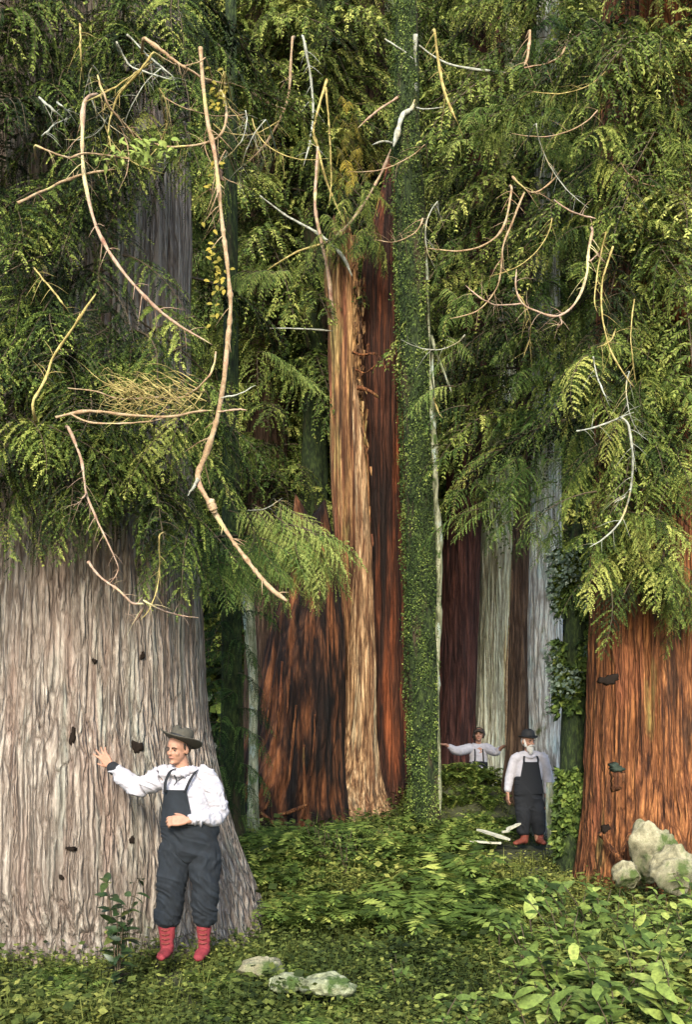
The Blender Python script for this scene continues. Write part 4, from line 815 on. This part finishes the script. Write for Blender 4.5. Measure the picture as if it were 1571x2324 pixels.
def loc_part(name, g, mat, parent, origin, label=None, smooth_=True):
    for i in range(len(g.V)): g.V[i] = g.V[i]+np.asarray(origin, float)
    return part(name, g, mat, parent, label, smooth_=smooth_)
def hand(g, wrist, along, up, size=.185, curl=(.25, .3, .35, .4), thumb=.6, spread=.16, mirror=1):
    """palm and five fingers; along = towards the fingers, up = back of the hand"""
    a = np.array(along, float); a /= np.linalg.norm(a); u = np.array(up, float); u -= a*np.dot(a, u); u /= np.linalg.norm(u); s = np.cross(a, u)*mirror
    w_ = np.array(wrist, float); pl = size*.52; pw = size*.22
    for q in (-.75, -.25, .25, .75): limb(g, [w_+s*pw*q*.55, w_+a*pl*.55+s*pw*q*.95, w_+a*pl+s*pw*q], [size*.075, size*.085, size*.07], 8, 10)
    for i, q in enumerate((.78, .27, -.25, -.74)):
        L = size*(.42, .48, .44, .35)[i]; p = w_+a*pl*.97+s*pw*q; d = a+s*spread*q; d /= np.linalg.norm(d); pts = [p]; c = curl[i]*.6
        for k, f in enumerate((.45, .32, .23)):
            dd = d*math.cos(c)-u*math.sin(c); pts.append(pts[-1]+dd*L*f); c += curl[i]
        limb(g, pts, [size*.052, size*.050, size*.046, size*.038], 12, 10)
    b = w_+a*pl*.22+s*pw*.8; d = a*.65+s*thumb-u*.25; d /= np.linalg.norm(d); d2 = d*.9+a*.4-u*.1; d2 /= np.linalg.norm(d2)
    limb(g, [b-d*size*.05, b+d*size*.16, b+d*size*.16+d2*size*.17, b+d*size*.16+d2*size*.29], [size*.075, size*.065, size*.055, size*.042], 12, 10)
def head(g, c, Rm, s=1.0):
    """head with brow, nose, cheeks, jaw, lips, chin and ears; local -y is the face"""
    def b(x, y, z, rx, ry, rz, rot=None): ball(g, np.asarray(c)+Rm @ (np.array([x, y, z])*s), np.array([rx, ry, rz])*s, Rm if rot is None else Rm @ rot)
    b(0, .012, .035, .076, .096, .085); b(0, -.018, -.030, .062, .070, .078); b(0, -.036, -.078, .042, .042, .034); b(0, -.072, -.092, .020, .018, .016)
    b(0, -.066, .026, .052, .020, .012); b(.036, -.058, -.022, .022, .022, .022); b(-.036, -.058, -.022, .022, .022, .022)
    b(0, -.086, .000, .009, .016, .026, rotx(-.35)); b(0, -.097, -.020, .015, .014, .011); b(.012, -.088, -.023, .008, .010, .007); b(-.012, -.088, -.023, .008, .010, .007)
    b(0, -.078, -.046, .020, .012, .006); b(0, -.076, -.056, .017, .011, .006)
    for sx in (1, -1): b(sx*.076, .012, -.005, .010, .020, .032, rotz(sx*-.3))
def face_marks(parent, origin, c, Rm, s=1.0):
    for sx in (1, -1):
        g = Geo(); ball(g, np.asarray(c)+Rm @ (np.array([sx*.030, -.071, .004])*s), np.array([.013, .008, .006])*s, Rm, 8, 12); loc_part('eye', g, M['eye'], parent, origin)
        g = Geo(); limb(g, [np.asarray(c)+Rm @ (np.array([sx*q, y, z])*s) for q, y, z in ((.014, -.086, .024), (.030, -.085, .029), (.048, -.074, .024))], [.004*s, .005*s, .003*s], 8, 8); loc_part('eyebrow', g, M['hair'], parent, origin)
    g = Geo(); limb(g, [np.asarray(c)+Rm @ (np.array([q, y, -.0505])*s) for q, y in ((-.020, -.082), (0, -.0905), (.020, -.082))], [.003*s, .005*s, .003*s], 8, 8); loc_part('mouth', g, M['lip'], parent, origin)
def lathe(g, prof, c, Rm, m=48, warp=None):
    th = np.linspace(0, 2*math.pi, m, endpoint=False); v = []
    for rr, z in prof:
        row = np.stack([rr*np.cos(th), rr*1.12*np.sin(th), np.full(m, z)], -1)
        if warp: row = warp(row, rr, th)
        v.append(row @ Rm.T+np.asarray(c))
    g.rings(np.array(v), caps=True)

# ---- the man at the grey giant
D1 = 7.72; O1 = np.array([(420-CX)/F*D1, D1, CZ+(HY-2160)/F*D1]); K1 = D1/F
def q1(px, py, y=0.): return np.array([(px-420)*K1, y, (2160-py)*K1])
m1 = thing('person', 'man in wide-brimmed hat and bib overalls, one hand on the grey giant trunk', 'person', O1)
HR = rotz(R(-33)) @ rotx(R(8)) @ roty(R(4)); hc = q1(406, 1700, -.03)
SL, EL, WL = q1(369, 1762, 0), q1(304, 1781, .03), q1(249, 1740, .06); SR, ER, WR = q1(466, 1764, .01), q1(497, 1850, .02), q1(436, 1856, -.19)
g = Geo(); head(g, hc, HR, 1.0)
limb(g, [q1(415, 1765, .02), q1(412, 1735, .005), hc+np.array([0, .02, -.04])], [.060, .056, .055])
limb(g, [q1(428, 1905, .02), q1(424, 1860, .01), q1(420, 1800, 0), q1(418, 1766, .01), q1(418, 1752, .02)], [(.15, .11), (.14, .10), (.13, .085), (.10, .06), (.055, .05)], 24, 28)
limb(g, [SL, EL, WL], [.055, .045, .028]); limb(g, [SR, ER, WR], [.055, .045, .028])
hand(g, WL+np.array([-.012, .0, .012]), (-.62, .16, .78), (-.25, -1, .1), .178, (.08, .12, .2, .3), .75, .5, -1)
hand(g, WR+np.array([-.015, -.01, 0]), (-1, -.06, -.02), (.0, -.85, .55), .19, (.55, .62, .68, .75), .5, .15, 1)
for hx, kx, ax in ((404, 390, 375), (458, 464, 463)): limb(g, [q1(hx, 1905, .02), q1(kx, 2005, -.01), q1(ax, 2090, .02), q1(ax, 2150, .03)], [.095, .065, .045, .04])
weld(g, 'body', M['skin'], m1, O1, .0055, 3)
face_marks(m1, O1, hc, HR)
g = Geo(); ball(g, hc+HR @ np.array([0, .038, .025]), (.081, .082, .088), HR)
for sx in (1, -1): limb(g, [hc+HR @ np.array([sx*.078, -.012, .05]), hc+HR @ np.array([sx*.079, -.010, .005])], [.010, .007])
weld(g, 'hair', M['hair'], m1, O1, .006, 2)
g = Geo()                                               # shirt with full sleeves
limb(g, [q1(428, 1880, .02), q1(427, 1850, .01), q1(423, 1805, 0), q1(418, 1775, .01), q1(415, 1752, .015)], [(.185, .13), (.185, .13), (.165, .125), (.165, .10), (.075, .065)], 24, 30)
limb(g, [SL+np.array([.07, .02, .005]), SL, (SL+EL)/2+np.array([0, 0, -.02]), EL+np.array([.01, 0, -.012]), (EL+WL)/2+np.array([0, 0, -.012]), WL+(EL-WL)*.06], [.080, .080, .078, .072, .060, .038])
limb(g, [SR+np.array([-.07, .01, .01]), SR, (SR+ER)/2+np.array([.015, 0, 0]), ER+np.array([-.005, 0, .01]), (ER+WR)/2+np.array([.005, 0, -.005]), WR+(ER-WR)*.12], [.080, .080, .074, .068, .058, .040])
limb(g, [q1(388, 1752, -.035), q1(400, 1757, -.085), q1(418, 1756, -.085), q1(440, 1745, -.02)], [.018, .022, .022, .02])
for p_ in ((q1(445, 1748, -.05)),): ball(g, p_, (.03, .03, .02))
sh = weld(g, 'shirt', M['shirt'], m1, O1, .0055, 2, (.021, 12, 13, 5))
g = Geo(); limb(g, [q1(402, 1758, -.125), q1(408, 1770, -.142), q1(402, 1780, -.146)], [.006, .005, .003]); limb(g, [q1(411, 1770, -.142), q1(422, 1762, -.135)], [.004, .003]); loc_part('collar_tie', g, M['blackcloth'], sh, O1)
g = Geo(); limb(g, [WL+(EL-WL)*.02, WL+(EL-WL)*.16], [.047, .052]); loc_part('cuff', g, M['blackcloth'], sh, O1)
g = Geo()                                               # overalls
limb(g, [q1(428, 1920, .02), q1(430, 1895, .02), q1(428, 1874, .01)], [(.215, .15), (.218, .152), (.208, .147)], 18, 30)
for hx, kx, ax, rr in ((402, 389, 381, (.122, .104, .088)), (459, 466, 464, (.118, .100, .080))):
    limb(g, [q1(hx, 1905, .02), q1((hx+kx)/2, 1955, .01), q1(kx, 2005, -.01), q1((kx+ax)/2, 2045, .0), q1(ax, 2078, .01)], [rr[0], rr[0]*1.02, rr[1], rr[1]*.98, rr[2]], 24)
ov = weld(g, 'overalls', M['denim'], m1, O1, .006, 2, (.024, 10, 6, 15))
g = Geo(); gx_, gz_ = np.meshgrid(np.linspace(0, 1, 14), np.linspace(0, 1, 12))    # the bib, a curved sheet over the chest
pl_, pr_ = 366+(378-366)*gz_, 446+(430-446)*gz_; px_ = pl_+(pr_-pl_)*gx_; py_ = 1872+(1790-1872)*gz_
yy_ = .012-.168*np.sqrt(np.clip(1-((px_-424)/62)**2, .1, 1))
v = np.stack([(px_-420)*K1, yy_+.006*np.sin(gx_*7+gz_*4), (2160-py_)*K1], -1)
g.rings(v, closed=False, caps=False); g.rings(v[::-1]+np.array([0, .012, 0]), closed=False, caps=False); loc_part('bib', g, M['denim'], ov, O1)
for pp in ([q1(382, 1795, -.150), q1(384, 1770, -.142), q1(392, 1748, -.09), q1(402, 1742, -.02)], [q1(427, 1795, -.158), q1(438, 1768, -.142), q1(449, 1748, -.085), q1(452, 1742, -.01)]):
    g = Geo(); c = smooth(pp, 16); dirx = np.array([.012, 0, .002]); v = np.stack([c-dirx, c-dirx+[0, -.006, 0], c+dirx+[0, -.006, 0], c+dirx], 1); g.rings(v, caps=True); loc_part('strap', g, M['blackcloth'], ov, O1)
for ax, rr in ((379, .098), (464, .088)):
    g = Geo(); limb(g, [q1(ax, 2070, .01), q1(ax, 2084, .012)], [rr*1.03, rr*.98]); weld(g, 'turn_up', M['denim'], ov, O1, .007, 1, (.018, 14, 12, ax))
for ax, ty, rr in ((377, 0, .070), (461, 1, .058)):
    g = Geo(); limb(g, [q1(ax, 2082, .015), q1(ax+1, 2110, .015), q1(ax+2, 2140, .015), q1(ax+2, 2156, .01)], [rr, rr*.92, rr*.75, rr*.7]); limb(g, [q1(ax+2, 2157, .03), q1(ax+2-4, 2160, -.06), q1(ax-4, 2163, -.15)], [(.045, .035), (.048, .035), (.036, .025)])
    bt = weld(g, 'boot', M['red_boot'], m1, O1, .006, 3, (.008, 12, 14, 44+ax))
    for k in range(5):
        g = Geo(); limb(g, [q1(ax-8, 2096+k*10, .015-rr*.95), q1(ax+1, 2098+k*10, .010-rr*1.0), q1(ax+9, 2096+k*10, .015-rr*.93)], [.004]*3, 6, 6); loc_part('lace', g, M['brown_boot'], bt, O1)
HT = roty(R(17)) @ rotz(R(-14)) @ rotx(R(-13)); hp = hc+HR @ np.array([0, .022, .066])
def brim(row, rr, th):
    f = np.clip((rr-.085)/.085, 0, 1); row = row.copy(); row[:, 2] += f*(.022*np.cos(2*th)+.008); return row
g = Geo(); lathe(g, [(.080, -.012), (.100, -.012), (.135, -.006), (.168, .004), (.171, .008), (.168, .012), (.135, .004), (.100, .004), (.089, .012)], hp, HT, 56, brim)
hat = loc_part('hat', g, M['felt'], m1, O1)
def crease(row, rr, th):
    row = row.copy(); top = row[:, 2] > .07; row[:, 2] -= np.where(top, .03*np.exp(-(row[:, 0]/.028)**2), 0); row[:, 0] *= 1-.10*(row[:, 2] > .05)*np.clip(-np.sin(th), 0, 1); return row
g = Geo(); lathe(g, [(.090, .000), (.089, .03), (.086, .06), (.080, .090), (.066, .106), (.040, .110), (.012, .108)], hp, HT, 48, crease); loc_part('hat_crown', g, M['felt'], hat, O1)
g = Geo(); lathe(g, [(.0905, .006), (.0925, .008), (.0915, .026), (.089, .028)], hp, HT, 48); loc_part('hat_band', g, M['blackfelt'], hat, O1)

# ---- the man in the bowler hat
D2 = 14.4; O2 = np.array([(1200-CX)/F*D2, D2, CZ+(HY-1912)/F*D2]); K2 = D2/F
def q2(px, py, y=0.): return np.array([(px-1200)*K2, y, (1912-py)*K2])
m2_ = thing('person', 'bearded man in black bowler hat, white shirt and long dark overalls', 'person', O2)
HR = rotz(R(25)) @ rotx(R(6)); hc = q2(1199, 1683, -.02)
SL, EL, WL = q2(1171, 1720), q2(1158, 1762, .02), q2(1152, 1797, -.02); SR, ER, WR = q2(1232, 1720), q2(1245, 1765, .03), q2(1240, 1808, -.04)
g = Geo(); head(g, hc, HR, 1.08); limb(g, [q2(1203, 1722, .02), hc+np.array([0, .02, -.04])], [.062, .058])
limb(g, [q2(1199, 1825, .01), q2(1200, 1780), q2(1201, 1735), q2(1202, 1716, .01)], [(.15, .11), (.145, .10), (.15, .10), (.07, .06)], 24, 24)
limb(g, [SL, EL, WL], [.055, .045, .03]); limb(g, [SR, ER, WR], [.055, .045, .03])
hand(g, WL+np.array([0, 0, -.01]), (.02, -.05, -1), (-1, -.2, 0), .19, (.25, .3, .35, .4), .5, .12, 1); hand(g, WR+np.array([0, 0, -.01]), (0, -.1, -1), (1, -.3, 0), .19, (.3, .35, .4, .45), .5, .12, -1)
for hx, ax in ((1188, 1192), (1214, 1222)): limb(g, [q2(hx, 1825), q2((hx+ax)/2, 1870, -.01), q2(ax, 1905, .01)], [.09, .062, .045])
weld(g, 'body', M['skin'], m2_, O2, .007, 3); face_marks(m2_, O2, hc, HR, 1.08)
g = Geo(); ball(g, hc+HR @ np.array([0, -.052, -.085]), (.055, .050, .065), HR); ball(g, hc+HR @ np.array([0, -.078, -.125]), (.034, .030, .05), HR); limb(g, [hc+HR @ np.array([-.04, -.088, -.045]), hc+HR @ np.array([0, -.102, -.036]), hc+HR @ np.array([.04, -.088, -.045])], [.008, .012, .008])
for sx in (1, -1): limb(g, [hc+HR @ np.array([sx*.078, -.01, .03]), hc+HR @ np.array([sx*.066, -.04, -.06])], [.012, .018])
weld(g, 'beard', M['greyhair'], m2_, O2, .007, 2, (.006, 40, 20, 3))
g = Geo(); ball(g, hc+HR @ np.array([0, .04, .01]), (.082, .085, .09), HR); loc_part('hair', g, M['greyhair'], m2_, O2)
g = Geo(); limb(g, [q2(1200, 1805, .01), q2(1200, 1790, 0), q2(1201, 1745, 0), q2(1202, 1728, .01), q2(1203, 1712, .015)], [(.18, .125), (.19, .128), (.195, .125), (.18, .105), (.075, .065)], 24, 28)
limb(g, [SL+np.array([.07, .01, 0]), SL, EL, WL+(EL-WL)*.15], [.075, .074, .066, .050]); limb(g, [SR+np.array([-.07, .01, 0]), SR, ER, WR+(ER-WR)*.3], [.078, .078, .072, .056]); limb(g, [SL+np.array([.01, 0, -.005]), q2(1186, 1716, .01), q2(1203, 1713, .015), q2(1219, 1716, .01), SR+np.array([-.01, 0, -.005])], [.075, .072, .07, .072, .078]); limb(g, [q2(1190, 1713, -.04), q2(1203, 1718, -.09), q2(1216, 1712, -.04)], [.02]*3)
weld(g, 'shirt', M['shirt'], m2_, O2, .008, 3, (.009, 9, 9, 25))
g = Geo(); limb(g, [q2(1200, 1830, .01), q2(1200, 1815, .01), q2(1199, 1795, .0), q2(1199, 1770, -.005)], [(.17, .13), (.195, .15), (.20, .147), (.192, .137)], 20, 28)
for hx, ax in ((1188, 1189), (1214, 1224)): limb(g, [q2(hx, 1812, .01), q2((hx+ax)/2, 1848, -.02), q2(ax, 1884, .01)], [.125, .108, .092], 20)
ov = weld(g, 'overalls', M['blackcloth'], m2_, O2, .008, 3, (.020, 7, 5, 35))
g = Geo(); pl_, pr_ = 1172+(1184-1172)*gz_, 1232+(1219-1232)*gz_; px_ = pl_+(pr_-pl_)*gx_; py_ = 1800+(1728-1800)*gz_
v = np.stack([(px_-1200)*K2, .005-.158*np.sqrt(np.clip(1-((px_-1201)/38)**2, .1, 1)), (1912-py_)*K2], -1)
g.rings(v, closed=False, caps=False); g.rings(v[::-1]+np.array([0, .012, 0]), closed=False, caps=False); loc_part('bib', g, M['blackcloth'], ov, O2)
for pp in ([q2(1186, 1730, -.145), q2(1186, 1722, -.125), q2(1190, 1712, -.03)], [q2(1217, 1730, -.145), q2(1218, 1722, -.125), q2(1217, 1712, -.03)]):
    g = Geo(); c = smooth(pp, 12); dx = np.array([.014, 0, 0]); g.rings(np.stack([c-dx, c-dx+[0, -.006, 0], c+dx+[0, -.006, 0], c+dx], 1), caps=True); loc_part('strap', g, M['blackcloth'], ov, O2)
for ax, fx in ((1190, -30), (1224, 8)):
    g = Geo(); limb(g, [q2(ax, 1880, .01), q2(ax+1, 1898, .01), q2(ax+1, 1908, .01)], [.07, .062, .056]); limb(g, [q2(ax+2, 1906, .02), q2(ax+fx*.4, 1908, -.07), q2(ax+fx*.8, 1910, -.16)], [(.052, .042), (.052, .04), (.04, .028)]); weld(g, 'boot', M['brown_boot'], m2_, O2, .008, 3)
HT = HR @ rotx(R(-4)); hp = hc+HR @ np.array([0, .015, .068])
def bbrim(row, rr, th): row = row.copy(); row[:, 2] += np.clip((rr-.09)/.05, 0, 1)*.014*np.cos(2*th); return row
g = Geo(); lathe(g, [(.084, -.008), (.105, -.010), (.130, -.002), (.136, .006), (.132, .010), (.105, .000), (.094, .004), (.094, .04), (.086, .078), (.066, .104), (.036, .117), (.01, .120)], hp, HT, 44, bbrim); hat = loc_part('bowler_hat', g, M['blackfelt'], m2_, O2)
g = Geo(); lathe(g, [(.094, .006), (.097, .008), (.097, .026), (.094, .028)], hp, HT, 40); loc_part('hat_band', g, M['blackcloth'], hat, O2)

# ---- the person with spread arms behind the mound
D3 = 19.3; K3 = D3/F; O3 = np.array([(1086-CX)/F*D3, D3, 0.16])
def q3(px, py, y=0.): return np.array([(px-1086)*K3, y, CZ+(HY-py)*K3-O3[2]])
m3 = thing('person', 'dark-haired person with both arms spread, half hidden behind the fern mound', 'person', O3)
HR = rotz(R(-10)); hc = q3(1087, 1667, -.02)
g = Geo(); head(g, hc, HR, 1.12); limb(g, [q3(1086, 1700, .02), hc+np.array([0, .02, -.04])], [.06, .055])
SL, EL, WL = q3(1069, 1697), q3(1036, 1701, -.14), q3(1008, 1689, -.26); SR, ER, WR = q3(1104, 1697), q3(1122, 1704, -.16), q3(1138, 1692, -.34)
limb(g, [q3(1086, 1775), q3(1086, 1745), q3(1086, 1705), q3(1086, 1694, .01)], [(.15, .11), (.14, .10), (.15, .10), (.07, .06)], 24, 24)
limb(g, [SL, EL, WL], [.055, .045, .03]); limb(g, [SR, ER, WR], [.055, .045, .03])
hand(g, WL, (-1, -.5, .15), (0, -.3, 1), .19, (.1, .15, .2, .25), .5, .25, 1); hand(g, WR, (.5, -1, .1), (0, .1, 1), .19, (.1, .15, .2, .25), .5, .25, -1)
for hx in (1077, 1095): limb(g, [q3(hx, 1775), q3(hx, 1815, -.01), q3(hx, 1848, .01)], [.09, .062, .045]); limb(g, [q3(hx, 1848, .03), q3(hx, 1850, -.16)], [.04, .035])
weld(g, 'body', M['skin'], m3, O3, .008, 3); face_marks(m3, O3, hc, HR, 1.12)
g = Geo(); ball(g, hc+HR @ np.array([0, .045, .05]), (.105, .10, .095), HR); ball(g, hc+HR @ np.array([-.085, .03, -.02]), (.04, .06, .085), HR); ball(g, hc+HR @ np.array([.085, .03, .0]), (.032, .05, .07), HR); limb(g, [hc+HR @ np.array([-.07, -.075, .055]), hc+HR @ np.array([0, -.095, .085]), hc+HR @ np.array([.07, -.075, .055])], [.03, .03, .03])
weld(g, 'hair', M['hair'], m3, O3, .008, 2, (.012, 25, 20, 8))
g = Geo(); limb(g, [q3(1086, 1750), q3(1086, 1722), q3(1086, 1704, .005), q3(1086, 1692, .01)], [(.165, .12), (.175, .12), (.165, .105), (.07, .06)], 20, 26)
limb(g, [SL, q3(1086, 1694, .01), SR], [.075, .072, .075]); limb(g, [SL+np.array([.07, .01, 0]), SL, EL+np.array([0, 0, -.02]), WL+(EL-WL)*.35], [.09, .096, .088, .05]); limb(g, [SR+np.array([-.07, .01, 0]), SR, ER+np.array([0, 0, -.015]), WR+(ER-WR)*.6], [.09, .094, .082, .05])
weld(g, 'shirt', M['shirt'], m3, O3, .009, 3, (.010, 9, 9, 45))
g = Geo(); limb(g, [q3(1086, 1782), q3(1086, 1755), q3(1086, 1732)], [(.185, .135), (.18, .13), (.172, .126)], 14, 26)
for hx in (1077, 1095): limb(g, [q3(hx, 1775), q3(hx, 1812), q3(hx, 1843)], [.11, .10, .085])
weld(g, 'trousers', M['blackcloth'], m3, O3, .009, 3, (.018, 7, 6, 55))
for sx in (-1, 1):
    g = Geo(); c = smooth([q3(1086+sx*10, 1735, -.13), q3(1086+sx*9, 1710, -.118), q3(1086+sx*9, 1697, -.05), q3(1086+sx*8, 1693, .0)], 12); dx = np.array([.013, 0, 0]); g.rings(np.stack([c-dx, c-dx+[0, -.012, 0], c+dx+[0, -.012, 0], c+dx], 1), caps=True); loc_part('suspender', g, M['blackcloth'], m3, O3)
